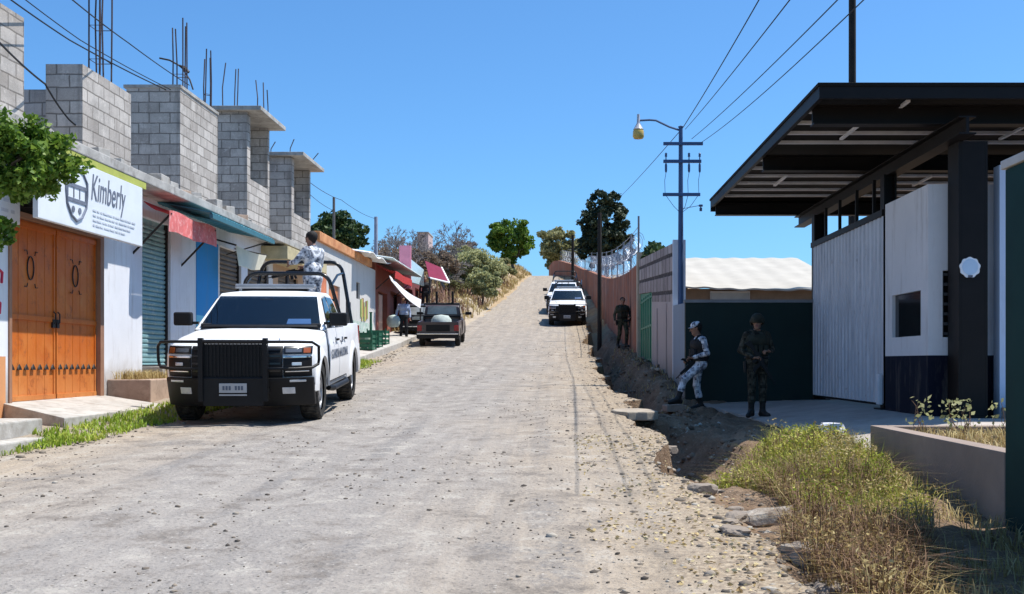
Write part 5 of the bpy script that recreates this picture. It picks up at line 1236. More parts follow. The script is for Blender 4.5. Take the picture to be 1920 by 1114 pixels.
def grow(prims, h=.009, k=.022):
    pts = np.array([p[i] for p in prims for i in (0, 1)]); rad = max(max(p[2], p[3]) for p in prims)+.05
    lo = pts.min(0)-rad; hi = pts.max(0)+rad; n = np.ceil((hi-lo)/h).astype(int)+1
    D = np.full(n, .2, np.float32); T = np.zeros(n, np.int16); B = np.full(n, .2, np.float32)
    for pi, (a, b, ra, rb, tg, kk) in enumerate(prims):
        r = max(ra, rb)+.07; q0 = np.maximum(((np.minimum(a, b)-r-lo)/h).astype(int), 0); q1 = np.minimum(((np.maximum(a, b)+r-lo)/h).astype(int)+2, n)
        sl = tuple(slice(x, y) for x, y in zip(q0, q1))
        G = np.stack(np.meshgrid(*[lo[i]+h*np.arange(q0[i], q1[i]) for i in range(3)], indexing='ij'), -1)
        d = cone_d(G, a, b, ra, rb).astype(np.float32); old = D[sl]
        hh = np.clip(.5+.5*(old-d)/kk, 0, 1); D[sl] = old*(1-hh)+d*hh-kk*hh*(1-hh)
        m = d < B[sl]; B[sl] = np.where(m, d, B[sl]); T[sl] = np.where(m, tg, T[sl])
    V, F = surface_nets(D, lo, h)
    c = V[F].mean(1); ci = np.clip(np.round((c-lo)/h).astype(int), 0, n-1)
    return V, F, T[ci[:, 0], ci[:, 1], ci[:, 2]]
SKIN, SHIRT, PANTS, BOOT, EYE_, MOUTH = range(6)
def V3(*a): return np.array(a, float)
def hand(pr, w, d, side, curl=.5):
    """palm, four unequal bent fingers and a thumb; w wrist, d finger direction, side the thumb side"""
    d = d/np.linalg.norm(d); s = side-d*np.dot(side, d); s = s/np.linalg.norm(s); nrm = np.cross(d, s)
    for off in (-.024, 0., .024): pr.append((w+d*.012+s*off*.6, w+d*.085+s*off*1.25, .017, .014, SKIN, .01))
    for off, L in ((.032, .070), (.011, .080), (-.011, .074), (-.031, .058)):
        k0 = w+d*.088+s*off; a = curl; k1 = k0+(d*math.cos(a*.7)+nrm*math.sin(a*.7))*L*.45; k2 = k1+(d*math.cos(a*1.6)+nrm*math.sin(a*1.6))*L*.35; k3 = k2+(d*math.cos(a*2.4)+nrm*math.sin(a*2.4))*L*.25
        for x, y, r0, r1 in ((k0, k1, .0095, .009), (k1, k2, .009, .0085), (k2, k3, .0085, .0075)): pr.append((x, y, r0, r1, SKIN, .004))
    t0 = w+d*.025+s*.03; t1 = t0+(d*.6+s*.6+nrm*.3)*.045; t2 = t1+(d*.9+nrm*.5)*.035
    pr.append((t0, t1, .013, .011, SKIN, .008)); pr.append((t1, t2, .011, .009, SKIN, .006))
def digital(name, cols, cell=.028):
    t = NT(name); p = t.obj()
    sc = t.n('ShaderNodeVectorMath', {0: p, 1: (1/cell,)*3}, operation='MULTIPLY'); fl = t.n('ShaderNodeVectorMath', {0: sc.outputs[0]}, operation='FLOOR')
    f = t.noise(.33, fl.outputs[0], 2, .6)
    t2 = t.ramp(f, [(0, cols[0]), (.40, cols[0]), (.401, cols[1]), (.5, cols[1]), (.501, cols[2]), (.58, cols[2]), (.581, cols[3])])
    e = t.t.nodes[-1]
    for nd in t.t.nodes:
        if nd.type == 'VALTORGB': nd.color_ramp.interpolation = 'CONSTANT'
    t.bump(t.math('ADD', t.noise(14, p, 3), t.math('MULTIPLY', t.noise(120, p, 2), .2)), .35, .02)
    return t.fin(t2, .9, 0, .15)
M_camo = digital('pale_digital_camo', [(.10, .11, .14), (.33, .35, .39), (.60, .62, .66), (.75, .77, .80)])
M_camod = digital('dark_digital_camo', [(.010, .010, .008), (.026, .025, .019), (.05, .045, .032), (.075, .07, .054)])
M_camog = digital('green_dark_camo', [(.014, .018, .013), (.035, .045, .030), (.06, .062, .042), (.08, .08, .06)])
M_skin = mat('brown_skin', (.27, .145, .095), .6, 0, .35, var=.12, scale=12)
M_eye = mat('dark_eye', (.015, .012, .010), .3); M_mouth = mat('lip', (.22, .09, .075), .6)
M_boot = mat('black_boot', (.014, .013, .012), .6, 0, .35, var=.3); M_hair = mat('black_hair', (.012, .010, .009), .7, 0, .3, var=.4, scale=40, bump=.8, bscale=90)
M_vest = mat('dark_vest', (.022, .022, .024), .85, var=.35, scale=10, bump=.5, bscale=30); M_vestg = mat('olive_vest', (.030, .032, .022), .85, var=.35, scale=10, bump=.5, bscale=30)
BASE = dict(pel=(0, 0, .96), wst=(0, 0, 1.12), chs=(0, -.005, 1.33), nck=(0, .012, 1.485), hed=(0, -.012, 1.645),
            shL=(.185, .01, 1.425), elL=(.255, .045, 1.15), wrL=(.245, -.06, .92), hdL=(0, -.15, -1.), hpL=(.09, 0, .94), knL=(.105, -.025, .52), anL=(.115, .025, .095), toL=(.145, -.145, .035),
            shR=(-.185, .01, 1.425), elR=(-.255, .045, 1.15), wrR=(-.245, -.06, .92), hdR=(0, -.15, -1.), hpR=(-.09, 0, .94), knR=(-.105, -.025, .52), anR=(-.115, .025, .095), toR=(-.145, -.145, .035))
def person(label, loc, rotz, pose, mats, face=(0, -1, 0), hair=None, helmet=None, vest=None, boot_h=.26, thin=1., group=None, curl=.6, cap=None, sling=False):
    J = {k: V3(*v) for k, v in {**BASE, **pose}.items()}
    pr = []; A = pr.append; f = V3(*face); f = f/np.linalg.norm(f)
    side = V3(1, 0, 0)
    sv = (J['shL']-J['shR']); sv = sv/np.linalg.norm(sv); hv = (J['hpL']-J['hpR']); hv = hv/np.linalg.norm(hv)
    A((J['pel']-hv*.075, J['pel']+hv*.075, .120*thin, .120*thin, PANTS, .05))
    A((J['wst']-sv*.06, J['wst']+sv*.06, .118*thin, .118*thin, SHIRT, .06))
    A((J['chs']-sv*.085, J['chs']+sv*.085, .128*thin, .128*thin, SHIRT, .06))
    A((J['shL']-sv*.04, J['shR']+sv*.04, .070, .070, SHIRT, .06))
    A((J['nck']-V3(0, 0, .06), J['nck'], .085, .060, SHIRT, .04)); A((J['nck'], J['hed']-V3(0, 0, .06)-f*.01, .056, .052, SKIN, .03))
    for s in 'LR':
        sh, el, wr = J['sh'+s], J['el'+s], J['wr'+s]
        A((sh, el, .068*thin, .050, SHIRT, .03)); A((el, el+(wr-el)*.88, .050, .038, SHIRT, .02)); A((el+(wr-el)*.85, wr, .030, .026, SKIN, .01))
        d = J['hd'+s]; hand(pr, wr, d, f-.3*(1 if s == 'L' else -1)*side, curl*(1 if s == 'R' else -1))
        hp, kn, an, to = J['hp'+s], J['kn'+s], J['an'+s], J['to'+s]
        A((hp, kn, .098*thin, .068, PANTS, .04)); e = kn+(an-kn)*.52; A((kn, e, .068, .062, PANTS, .03)); bt = an+(kn-an)*min(boot_h/.43, .9)
        A((e, bt, .064, .060, PANTS, .02)); A((bt, an, .056, .050, BOOT, .02))
        heel = an-(to-an)*.30; heel[2] = min(an[2]-.045, heel[2]) if an[2] < .2 else an[2]-.05
        A((an, heel, .048, .040, BOOT, .02)); A((heel, to, .038, .036, BOOT, .02)); A((an, to, .050, .034, BOOT, .03))
    # head: skull, jaw, brow, nose, ears
    h = J['hed']; up = V3(0, 0, 1); rt = np.cross(f, up); rt = rt/np.linalg.norm(rt); up = np.cross(rt, f)
    A((h-f*.025+up*.035, h+f*.02+up*.03, .082, .076, SKIN, .03)); A((h+f*.035-up*.02, h+f*.045-up*.085, .062, .035, SKIN, .04)); A((h-f*.01-up*.05, h+f*.05-up*.09, .05, .030, SKIN, .03))
    A((h+f*.085+up*.025-rt*.03, h+f*.085+up*.025+rt*.03, .014, .014, SKIN, .015))
    A((h+f*.092+up*.008, h+f*.116-up*.030, .009, .014, SKIN, .012)); A((h+f*.086-up*.062-rt*.016, h+f*.086-up*.062+rt*.016, .0085, .0085, MOUTH, .006))
    for q in (-1, 1):
        A((h+f*.080+up*.004+rt*q*.031, h+f*.082+up*.004+rt*q*.034, .011, .011, EYE_, .004))
        A((h+rt*q*.078+up*.02-f*.005, h+rt*q*.076-up*.02, .014, .010, SKIN, .01))
    V, F, T = grow(pr)
    root = thing('person', loc, label, 'person', group, (0, 0, rotz))
    body = arrays('body', V, F, mats, root, smooth=True)
    body.data.polygons.foreach_set('material_index', np.clip(T, 0, 5).astype(np.int32)); body.data.update()
    def shell(name, prims, m, clip=None, hh=.011, par=root):
        V, F, T = grow(prims, hh, .02)
        if clip is not None:
            keep = clip(V)[F].all(1); F = F[keep]
        o = arrays(name, V, F, m, par, smooth=True); sd = o.modifiers.new('thick', 'SOLIDIFY'); sd.thickness = .006; return o
    if hair: shell('hair', [(h-f*.03+up*.045, h+f*.005+up*.05, .097, .087, 0, .03), (h-f*.05+up*.0, h-f*.045-up*.05, .062, .045, 0, .03)], hair, clip=lambda P: ((P-h)@f < .055+((P-h)@up)*.25-.02))
    if helmet:
        shell('helmet', [(h-f*.025+up*.05, h+f*.02+up*.045, .115, .108, 0, .03), (h-f*.05+up*.0, h-f*.05-up*.03, .095, .09, 0, .03), (h+f*.06+up*.045, h+f*.11+up*.035, .05, .03, 0, .05),
                         (h+rt*.085+up*.01, h+rt*.085-up*.03, .045, .035, 0, .03), (h-rt*.085+up*.01, h-rt*.085-up*.03, .045, .035, 0, .03)], helmet, clip=lambda P: ((P-h)@up > -.02-.03*((P-h)@(-f) > .0)) | ((abs((P-h)@rt) > .07) & ((P-h)@f < .03) & ((P-h)@up > -.055)))
        m = MB(); m.tube([h+rt*.088-up*.03, h+rt*.06-up*.10+f*.04, h-up*.128+f*.065, h-rt*.06-up*.10+f*.04, h-rt*.088-up*.03], .007, 5); m.build('chin_strap', [M_boot], root)
    if cap:
        shell('cap', [(h-f*.025+up*.055, h+f*.015+up*.055, .092, .086, 0, .03)], cap, clip=lambda P: (P-h)@up > .035)
        m = MB(); m.grid(lambda a, b: h+up*(.045-.012*a*a-.01*b)+f*(.075+.075*b-.02*a*a)+rt*a*.075*(1-.2*b), np.linspace(-1, 1, 9), [0, .5, 1], thick=(0, 0, -.008)); m.build('cap_brim', [cap], root, smooth=True)
    if vest:
        g = .024; fw = np.cross(V3(0, 0, 1), sv); fw = fw/np.linalg.norm(fw); fw = fw if np.dot(fw, f) > 0 or abs(np.dot(fw, f)) < .2 else -fw
        if np.dot(fw, V3(0, -1, 0)) < 0: fw = -fw
        pv_ = [(J['wst']-sv*.06, J['wst']+sv*.06, .118+g, .118+g, 0, .04), (J['chs']-sv*.08, J['chs']+sv*.08, .128+g, .128+g, 0, .04), (J['chs']+V3(0, 0, .08)-sv*.07, J['chs']+V3(0, 0, .08)+sv*.07, .10, .10, 0, .04)]
        zc = J['chs'][2]; zw = J['wst'][2]
        vo = shell('vest', pv_, vest, clip=lambda P: (P[:, 2] > zw-.07) & (P[:, 2] < zc+.11))
        m = MB()
        for q in (-.10, 0., .10):
            c = J['wst']*.75+J['chs']*.25+fw*.152+sv*q
            m.M = Matrix.Translation(Vector(c)) @ Matrix(((sv[0], -fw[0], 0), (sv[1], -fw[1], 0), (0, 0, 1))).to_4x4(); m.box(-.04, .04, -.03, .035, -.085, .075)
        m.M = Matrix.Identity(4); m.build('pouch', [vest], vo, bevel=.012)
        for q in (-1, 1):
            m = MB(); c0 = J['chs']+sv*q*.10; m.tube([c0+fw*.13+V3(0, 0, .07), c0+fw*.06+V3(0, 0, .165), c0-fw*.04+V3(0, 0, .175), c0-fw*.13+V3(0, 0, .07)], .022, 8); m.build('shoulder_strap', [vest], vo, smooth=True)
        m = MB(); n = 20; c = J['pel']+V3(0, 0, .075)
        m.tube([c+hv*(.205*math.cos(2*math.pi*i/n))+fw*(.145*math.sin(2*math.pi*i/n)) for i in range(n)], .022, 6, closed=True); m.build('belt', [M_boot], root, smooth=True)
        m = MB(); c = J['hpR']-hv*.13+V3(0, 0, -.06); m.tube([c+V3(0, 0, .09), c, c-V3(0, 0, .1)], [.035, .035, .025], 8); m.build('holster', [M_boot], root, smooth=True)
    return root
def rifle(label, a, b, up=(0, 0, 1), group='rifles held by the guards'):
    """stock end a to muzzle b"""
    a = Vector(a); b = Vector(b); d = (b-a).normalized(); L = (b-a).length; s = d.cross(Vector(up)).normalized(); w = s.cross(d)
    t = thing('rifle', a, label, 'rifle', group); M = Matrix(((d.x, s.x, w.x), (d.y, s.y, w.y), (d.z, s.z, w.z))).to_4x4()
    def P(n, mb, bev=.004): mb.v = [M @ p for p in mb.v]; return mb.build(n, [M_blkpl], t, bevel=bev)
    m = MB(); m.box(L*.24, L*.62, -.018, .018, -.03, .035); m.box(L*.36, L*.42, -.014, .014, -.12, -.03); m.box(L*.28, L*.5, -.008, .008, .035, .06); P('receiver', m)
    m = MB(); m.prism([(0, -.015, -.09), (0, -.015, .03), (L*.1, -.015, .03), (L*.24, -.015, .02), (L*.24, -.015, -.02), (L*.1, -.015, -.035)], (0, .03, 0)); P('stock', m)
    m = MB(); m.box(L*.62, L*.84, -.02, .02, -.022, .03); P('handguard', m)
    m = MB(); m.tube([(L*.84, 0, .005), (L, 0, .005)], .009, 8); m.box(L*.93, L*.945, -.004, .004, .01, .05); P('barrel', m, 0)
    m = MB(); m.prism([(L*.46, -.012, -.03), (L*.53, -.012, -.03), (L*.56, -.012, -.15), (L*.60, -.012, -.19), (L*.53, -.012, -.19), (L*.49, -.012, -.15)], (0, .024, 0)); P('magazine', m)
    m = MB(); m.prism([(L*.30, -.012, -.03), (L*.35, -.012, -.03), (L*.32, -.012, -.12), (L*.27, -.012, -.12)], (0, .024, 0)); P('grip', m)
    return t
SOL = [M_skin, M_camo, M_camo, M_boot, M_eye, M_mouth]; SOLD = [M_skin, M_camod, M_camod, M_boot, M_eye, M_mouth]; SOLG = [M_skin, M_camog, M_camog, M_boot, M_eye, M_mouth]
# guard standing on the driveway before the green wall, in helmet, both hands at the chest on the rifle
u, v = 3.36, 17.95
zd = .476
pg_ = person('guard in dark camouflage and helmet standing alone before the dark green wall', (u, v, zd+.005), R(12),
       dict(elL=(.29, .02, 1.17), wrL=(.14, -.20, 1.14), hdL=(-1, -.35, .1), elR=(-.29, .04, 1.16), wrR=(-.13, -.17, 1.03), hdR=(1, -.35, .15), knL=(.10, -.02, .52), anL=(.11, .02, .095), toL=(.15, -.14, .035), anR=(-.10, .02, .095), toR=(-.21, -.11, .035)),
       SOLD, face=(-.55, -1, 0), helmet=M_vestg, vest=M_vestg, curl=1.0)
pg_.scale = (.97, .97, .97)
def loc(u, v, z, rot, p):
    c, s = math.cos(rot), math.sin(rot); return (u+p[0]*c-p[1]*s, v+p[0]*s+p[1]*c, z+p[2])
rifle('black rifle held across the body by the helmeted guard', loc(u, v, zd, R(12), (-.22, -.16, 1.28)), loc(u, v, zd, R(12), (.22, -.24, .55)), up=(1, 0, .5))
# guard in pale camouflage beside him, one foot up on a low block, turned to the road
u, v = (1306-1045)*20.6/2000, 20.55; zd = gz(u, v)+.005
person('guard in pale digital camouflage with one boot forward at the green wall corner', (u, v, zd), R(-78),
       dict(pel=(0, .06, .90), wst=(0, .07, 1.06), chs=(0, .05, 1.27), nck=(0, .03, 1.42), hed=(0, -.02, 1.575), shL=(.18, .06, 1.36), shR=(-.18, .05, 1.36),
            elL=(.25, .12, 1.10), wrL=(.14, -.13, 1.02), hdL=(-.6, -1, -.1), elR=(-.25, .14, 1.09), wrR=(-.13, -.12, .98), hdR=(.6, -1, -.1),
            hpL=(.09, .05, .88), knL=(.12, -.30, .60), anL=(.12, -.42, .23), toL=(.13, -.59, .165), hpR=(-.09, .06, .88), knR=(-.10, .03, .48), anR=(-.11, .12, .095), toR=(-.13, -.06, .035)),
       SOL, face=(-.1, -1, -.1), cap=M_camo, vest=M_vest, hair=M_hair, curl=.9)
rifle('black rifle hanging low in the hands of the pale camouflaged guard', loc(u, v, zd, R(-78), (.10, .12, 1.16)), loc(u, v, zd, R(-78), (-.02, -.42, .62)), up=(1, 0, .4))
bk = Th('stone_block', (u-.40, v-.06, zd), 'rough pale block under the raised boot of the leaning guard', 'block')
m = MB(); m.M = Matrix.Translation((u-.44, v-.02, zd-.02)) @ Matrix.Rotation(.2, 4, 'Z'); m.box(-.2, .2, -.16, .16, 0, .135); bk.part(m, 'body', [M_brownc], bevel=.03)
# guard walking by the orange wall
u, v = (1166-1045)*38/2000, 37.6; zd = gz(u, v)
person('guard in dark green camouflage walking along the orange ribbed wall', (u, v, zd), R(18),
       dict(elL=(.30, .02, 1.16), wrL=(.20, -.16, 1.05), hdL=(-.7, -1, 0), elR=(-.27, .10, 1.15), wrR=(-.30, -.05, .93), knL=(.10, -.16, .53), anL=(.10, -.10, .10), toL=(.12, -.27, .05), knR=(-.10, .02, .50), anR=(-.11, .20, .12), toR=(-.13, .05, .035)),
       SOLG, face=(-.2, -1, 0), hair=M_hair, vest=M_vestg, curl=.8)
rifle('black rifle slung at the side of the guard by the orange wall', loc(u, v, zd, R(18), (.25, -.05, 1.3)), loc(u, v, zd, R(18), (.12, -.28, .6)), up=(1, 0, 0))
# gunner standing on the bed of the front pickup, turned to the houses
bpy.context.view_layer.update()
W_ = pick.matrix_world
g0 = W_ @ Vector((.33, 4.42, 1.19)); zg = g0.z
person('guard in pale camouflage standing in the bed of the nearest pickup', g0, R(-120),
       dict(elL=(.30, -.12, 1.22), wrL=(.16, -.38, 1.22), hdL=(-.3, -1, 0), elR=(-.30, -.10, 1.20), wrR=(-.16, -.33, 1.16), hdR=(.3, -1, 0), chs=(0, -.02, 1.33), hed=(0, -.04, 1.64)),
       SOL, face=(.0, -1, -.12), hair=M_hair, curl=1.0)
rifle('black rifle resting on the roll bar in front of the guard in the pickup bed', loc(g0.x, g0.y, zg, R(-120), (-.14, -.25, 1.13)), loc(g0.x, g0.y, zg, R(-120), (.12, -1.02, .97)), up=(0, 0, 1))
# townspeople by the shops
u, v = (758-1045)*44.5/2000, 44.3; zd = gz(u, v)
M_blueshirt = mat('pale_blue_shirt', (.40, .46, .60), .85, var=.3, scale=8, bump=.4, bscale=14); M_trous = mat('black_trousers', (.015, .015, .018), .85, bump=.4, bscale=12)
person('man in pale blue shirt and black trousers walking past the red shop with a sack', (u, v, zd), R(10),
       dict(elR=(-.28, .02, 1.15), wrR=(-.32, -.10, .95), elL=(.26, .06, 1.15), wrL=(.27, -.02, .92), knL=(.11, -.10, .52), anL=(.12, -.05, .10), toL=(.13, -.22, .04), knR=(-.10, .03, .5), anR=(-.11, .17, .12), toR=(-.12, .02, .035)),
       [M_skin, M_blueshirt, M_trous, M_boot, M_eye, M_mouth], face=(-.3, -1, 0), hair=M_hair, boot_h=.1)
q = loc(u, v, zd, R(10), (-.42, -.12, .95)); sk = Th('sack', q, 'pale green sack carried by the man in the blue shirt', 'sack'); m = MB()
m.lathe([(.0, -.44), (.2, -.42), (.27, -.3), (.28, -.1), (.22, .02), (.06, .07), (.07, .10), (.0, .10)], 16, c=q); sk.part(m, 'bag', [mat('pale_green_cloth', (.45, .52, .48), .85, var=.25, bump=.6, bscale=10)], smooth=True)
u, v = (797-1045)*55/2000, 55.; zd = gz(u, v)
person('dark clothed figure standing under the maroon awning beyond the small pickup', (u, v, zd), R(20), {}, [M_skin, M_trous, M_trous, M_boot, M_eye, M_mouth], hair=M_hair, boot_h=.1)
# ------------------------------------------------------------------ plants
def leaf_mat(name, stops, rough=.6, trans=.4, nscale=.9):
    t = NT(name); i = t.island(); n = t.noise(nscale, t.obj(), 3, .6)
    f = t.math('ADD', t.math('MULTIPLY', i, .55), t.math('MULTIPLY', n, .5))
    c = t.ramp(f, stops); t.fin(c, rough, 0, .3)
    if trans:
        tr = t.n('ShaderNodeBsdfTranslucent', {0: c}); mx = t.n('ShaderNodeMixShader', {0: trans, 1: t.b.outputs[0], 2: tr.outputs[0]}); t.t.links.new(mx.outputs[0], t.out.inputs[0])
    return t.m
def leaves(C, sz, rng, flat=.0, long=1.7):
    """one bent leaf (two quads) per centre"""
    n = len(C); a = rng.normal(0, 1, (n, 3)); a[:, 2] *= (1-flat); a /= np.linalg.norm(a, axis=1)[:, None]
    b = rng.normal(0, 1, (n, 3)); b -= a*(a*b).sum(1)[:, None]; b /= np.linalg.norm(b, axis=1)[:, None]; nn = np.cross(a, b)
    s = (sz*rng.uniform(.6, 1.3, n))[:, None]; L = a*s*long*.5; W = b*s*.5; H = nn*s*.15
    V = np.stack([C-L, C-L*.1+W+H, C+L, C-L*.1-W+H], 1).reshape(-1, 3)
    F = (np.arange(n)*4)[:, None]+np.array([[0, 1, 2, 3]]); return V, F
def limb(m, a, b, r0, r1, rng, bend=.12, n=5):
    a = Vector(a); b = Vector(b); P = []; L = (b-a).length
    for k in range(n+1):
        q = k/n; P.append(a.lerp(b, q)+Vector(rng.normal(0, 1, 3))*bend*L*math.sin(q*math.pi)*.35)
    m.tube(P, [r0+(r1-r0)*k/n for k in range(n+1)], 6); return P
M_bark = mat('grey_bark', (.12, .095, .075), .95, var=.4, scale=6, bump=.8, bscale=25)
def tree(name, base, ctr, rad, nclump, nleaf, lsz, lm, label, seed, trunk_r=.12, cl=.33, group=None, shape=None, flat=0., limbs=9, cat='tree'):
    rng = np.random.default_rng(seed); base = np.array(base, float); ctr = np.array(ctr, float); rad = np.array(rad, float)
    t = Th(name, base, label, cat, group); m = MB()
    cc = []
    while len(cc) < nclump:
        d = rng.normal(0, 1, 3); d /= np.linalg.norm(d); r = rng.uniform(.25, 1.)**.5*rng.uniform(.75, 1.08)
        p = ctr+d*rad*r
        if shape is not None:
            q = (p[2]-(ctr[2]-rad[2]))/(2*rad[2]); 
            if np.linalg.norm((p[:2]-ctr[:2])/rad[:2]) > shape(q): continue
        cc.append(p)
    cc = np.array(cc)
    fork = base*.55+ctr*.45; fork[2] = max(ctr[2]-rad[2]*.75, base[2]+.3)
    limb(m, base-np.array([0, 0, .3]), fork, trunk_r*1.2, trunk_r*.8, rng, .1)
    for k in range(limbs): limb(m, fork, cc[rng.integers(len(cc))], trunk_r*.5, trunk_r*.1, rng, .2)
    t.part(m, 'trunk', [M_bark], smooth=True)
    w = rng.uniform(.5, 1.5, nclump); ids = rng.choice(nclump, nleaf, p=w/w.sum()); cs = rng.uniform(.6, 1.25, nclump)[ids][:, None]
    dd = rng.normal(0, 1, (nleaf, 3)); dd /= np.linalg.norm(dd, axis=1)[:, None]; dd *= rng.random(nleaf)[:, None]**.45
    C = cc[ids]+dd*cs*cl*rad.mean()*np.array([1, 1, .75])
    V, F = leaves(C, lsz, rng, flat); arrays('crown', V-base, F, lm, t.r); return t
L_bright = leaf_mat('bright_leaf', [(.15, (.03, .075, .010)), (.5, (.10, .19, .02)), (.8, (.22, .32, .05))], .5, .4)
L_dark = leaf_mat('dark_leaf', [(.15, (.010, .020, .012)), (.5, (.028, .045, .024)), (.85, (.07, .085, .045))], .6, .12)
L_grey = leaf_mat('grey_green_leaf', [(.15, (.22, .22, .10)), (.5, (.36, .37, .17)), (.85, (.55, .54, .30))], .7, .45)
L_olive = leaf_mat('olive_leaf', [(.15, (.13, .13, .055)), (.5, (.25, .25, .11)), (.85, (.42, .40, .21))], .7, .45)
L_dkgreen = leaf_mat('deep_green_leaf', [(.15, (.010, .030, .010)), (.5, (.03, .065, .02)), (.85, (.08, .12, .03))], .6, .2)
def zat(y, v): return EYE+(680-y)*v/2000
def uat(x, v): return (x-1045)*v/2000
# street tree at the left edge
tree('street_tree', (-6.75, 11.9, .6), (uat(42, 11.9), 11.9, zat(300, 11.9)), (.56, .60, .55), 80, 9500, .047, L_bright, 'leafy green tree hanging into the left edge of the photo before the signboards', 3, .07, .30)
tree('street_tree', (-6.78, 11.3, .6), (uat(-8, 11.5), 11.5, zat(430, 11.5)), (.16, .2, .24), 10, 800, .045, L_bright, 'low leafy sprig at the left edge under the street tree', 4, .03, .5, limbs=4)
# hillside
v = 104.; tree('roadside_tree', (uat(965, v), v, gz(uat(965, v), v)), (uat(955, v), v, zat(448, v)), (2.5, 2.4, 2.45), 85, 9500, .20, L_bright, 'bright green tree on the bank at the top of the road', 5, .16, .20)
v = 78.; tree('bush', (uat(895, v), v, gz(uat(895, v), v)), (uat(892, v), v, zat(512, v)), (2.2, 1.8, 1.75), 80, 19000, .115, L_grey, 'large grey green bush on the bank left of the bright green tree', 6, .10, .30)
v = 92.; tree('bush', (uat(935, v), v, gz(uat(935, v), v)), (uat(930, v), v, zat(505, v)), (1.6, 1.4, 1.3), 34, 5000, .15, L_olive, 'smaller olive bush under the bright green tree', 7, .08, .30)
v = 70.; tree('bush', (uat(905, v), v, gz(uat(905, v), v)), (uat(905, v), v, zat(530, v)), (1.35, 1.1, .95), 40, 7000, .11, L_grey, 'grey green shrub low on the bank below the bright green tree', 14, .06, .3)
v = 82.; tree('bush', (uat(862, v), v, gz(uat(862, v), v)), (uat(862, v), v, zat(490, v)), (1.5, 1.2, 1.2), 40, 6500, .12, L_olive, 'olive shrub between the bare trees and the large grey green bush', 15, .07, .3)
v = 72.; tree('bush', (uat(852, v), v, gz(uat(852, v), v)), (uat(850, v), v, zat(545, v)), (1.1, 1., .8), 24, 2500, .13, L_olive, 'low olive bush right of the maroon awning', 8, .06, .30)
v = 86.; tree('tall_tree', (uat(1140, v), v, gz(uat(1140, v), v)), (uat(1135, v), v, zat(430, v)), (2.75, 2.6, 3.65), 170, 13500, .20, L_dark, 'tall dark green tree behind the orange wall', 9, .22, .135, shape=lambda q: 1.02-.72*max(q-.3, 0)/.7 if q > .1 else .8, limbs=14)
v = 141.; tree('tree', (uat(1050, v), v, gz(uat(1050, v), v)), (uat(1050, v), v, zat(462, v)), (2.7, 2.6, 3.0), 50, 7000, .28, L_olive, 'olive tree behind the wall at the crest of the road', 10, .18, .28)
v = 62.; tree('tree', (uat(628, v), v, 3.), (uat(628, v), v, zat(440, v)), (1.75, 1.8, 1.15), 60, 8000, .18, L_dkgreen, 'dark green tree showing above the orange parapet house', 12, .2, .32)
tree('vine', (2.95, 34.6, 1.6), (2.95, 32.6, 4.72), (.14, 1.4, .22), 24, 1600, .10, L_dkgreen, 'green creeper on top of the block wall above the green gate', 13, .03, .5, limbs=5, cat='plant')
L_brown = leaf_mat('brown_scrub_leaf', [(.15, (.13, .085, .06)), (.5, (.22, .16, .12)), (.85, (.34, .27, .19))], .8, .3)
for x, y, v, sd, lb in ((735, 488, 70., 31, 'brown dry scrub above the tin roof'), (790, 490, 72., 32, 'brown dry scrub behind the pale blue panel'), (832, 500, 70., 33, 'brown dry scrub above the maroon awning'), (868, 470, 92., 34, 'brown dry scrub at the back of the grey green bush')):
    tree('scrub', (uat(x, v), v, gz(uat(x, v), v)), (uat(x, v), v, zat(y, v)), (1.3, 1.2, .85), 30, 4200, .10, L_brown, lb, sd, .06, .32, cat='bush')
# bare trees on the bank
M_twig = mat('pale_twig', (.20, .175, .165), .9, var=.3)
def bare_tree(x, y, v, h, label, seed):
    rng = np.random.default_rng(seed); u = uat(x, v); z = gz(u, v); top = zat(y, v)
    t = Th('bare_tree', (u, v, z), label, 'tree', 'bare trees on the left bank'); H = top-z
    m = MB(); tips = []
    P = limb(m, (u, v, z-.3), (u+rng.normal(0, .2), v, z+H*.45), .11, .07, rng); tr = P[-1]
    t.part(m, 'trunk', [M_twig], smooth=True); m = MB()
    def grow_(a, d, L, r, k):
        b = a+d*L; limb(m, a, b, max(r, .016), max(r*.6, .014), rng, .15, 3)
        if k == 0: return
        for _ in range(3 if k > 1 else 4):
            e = Vector(np.array(d)+rng.normal(0, .55, 3)+np.array([0, 0, .15])).normalized(); grow_(b, e, L*rng.uniform(.55, .85), r*.6, k-1)
    for _ in range(5):
        d = Vector(rng.normal(0, 1, 3)+np.array([0, 0, 1.3])).normalized(); grow_(Vector(tr), d, H*.21, .045, 3)
    t.part(m, 'branches', [M_twig]); return t
bare_tree(845, 415, 88., 4, 'tallest bare tree, nearest the grey green bush', 21)
bare_tree(812, 428, 84., 4, 'bare tree above the maroon awning', 22)
bare_tree(772, 432, 90., 4, 'bare tree behind the pink panel', 23)
bare_tree(733, 440, 96., 4, 'bare tree behind the pale tin roof', 24)
bare_tree(790, 470, 76., 3, 'short bare tree behind the pale blue panel', 25)
for i, (x, y, vv) in enumerate([(690, 470, 74.), (740, 468, 68.), (770, 462, 70.), (805, 462, 72.), (815, 455, 78.), (843, 455, 74.), (780, 448, 86.), (718, 462, 72.), (875, 448, 86.), (708, 448, 84.), (722, 455, 78.), (750, 440, 82.), (760, 455, 74.), (826, 440, 80.), (832, 470, 70.), (858, 440, 82.), (870, 430, 94.), (800, 445, 92.), (745, 425, 100.)]):
    bare_tree(x, y, vv, 3, 'grey leafless tree in the thicket of bare trees above the shops', 40+i)
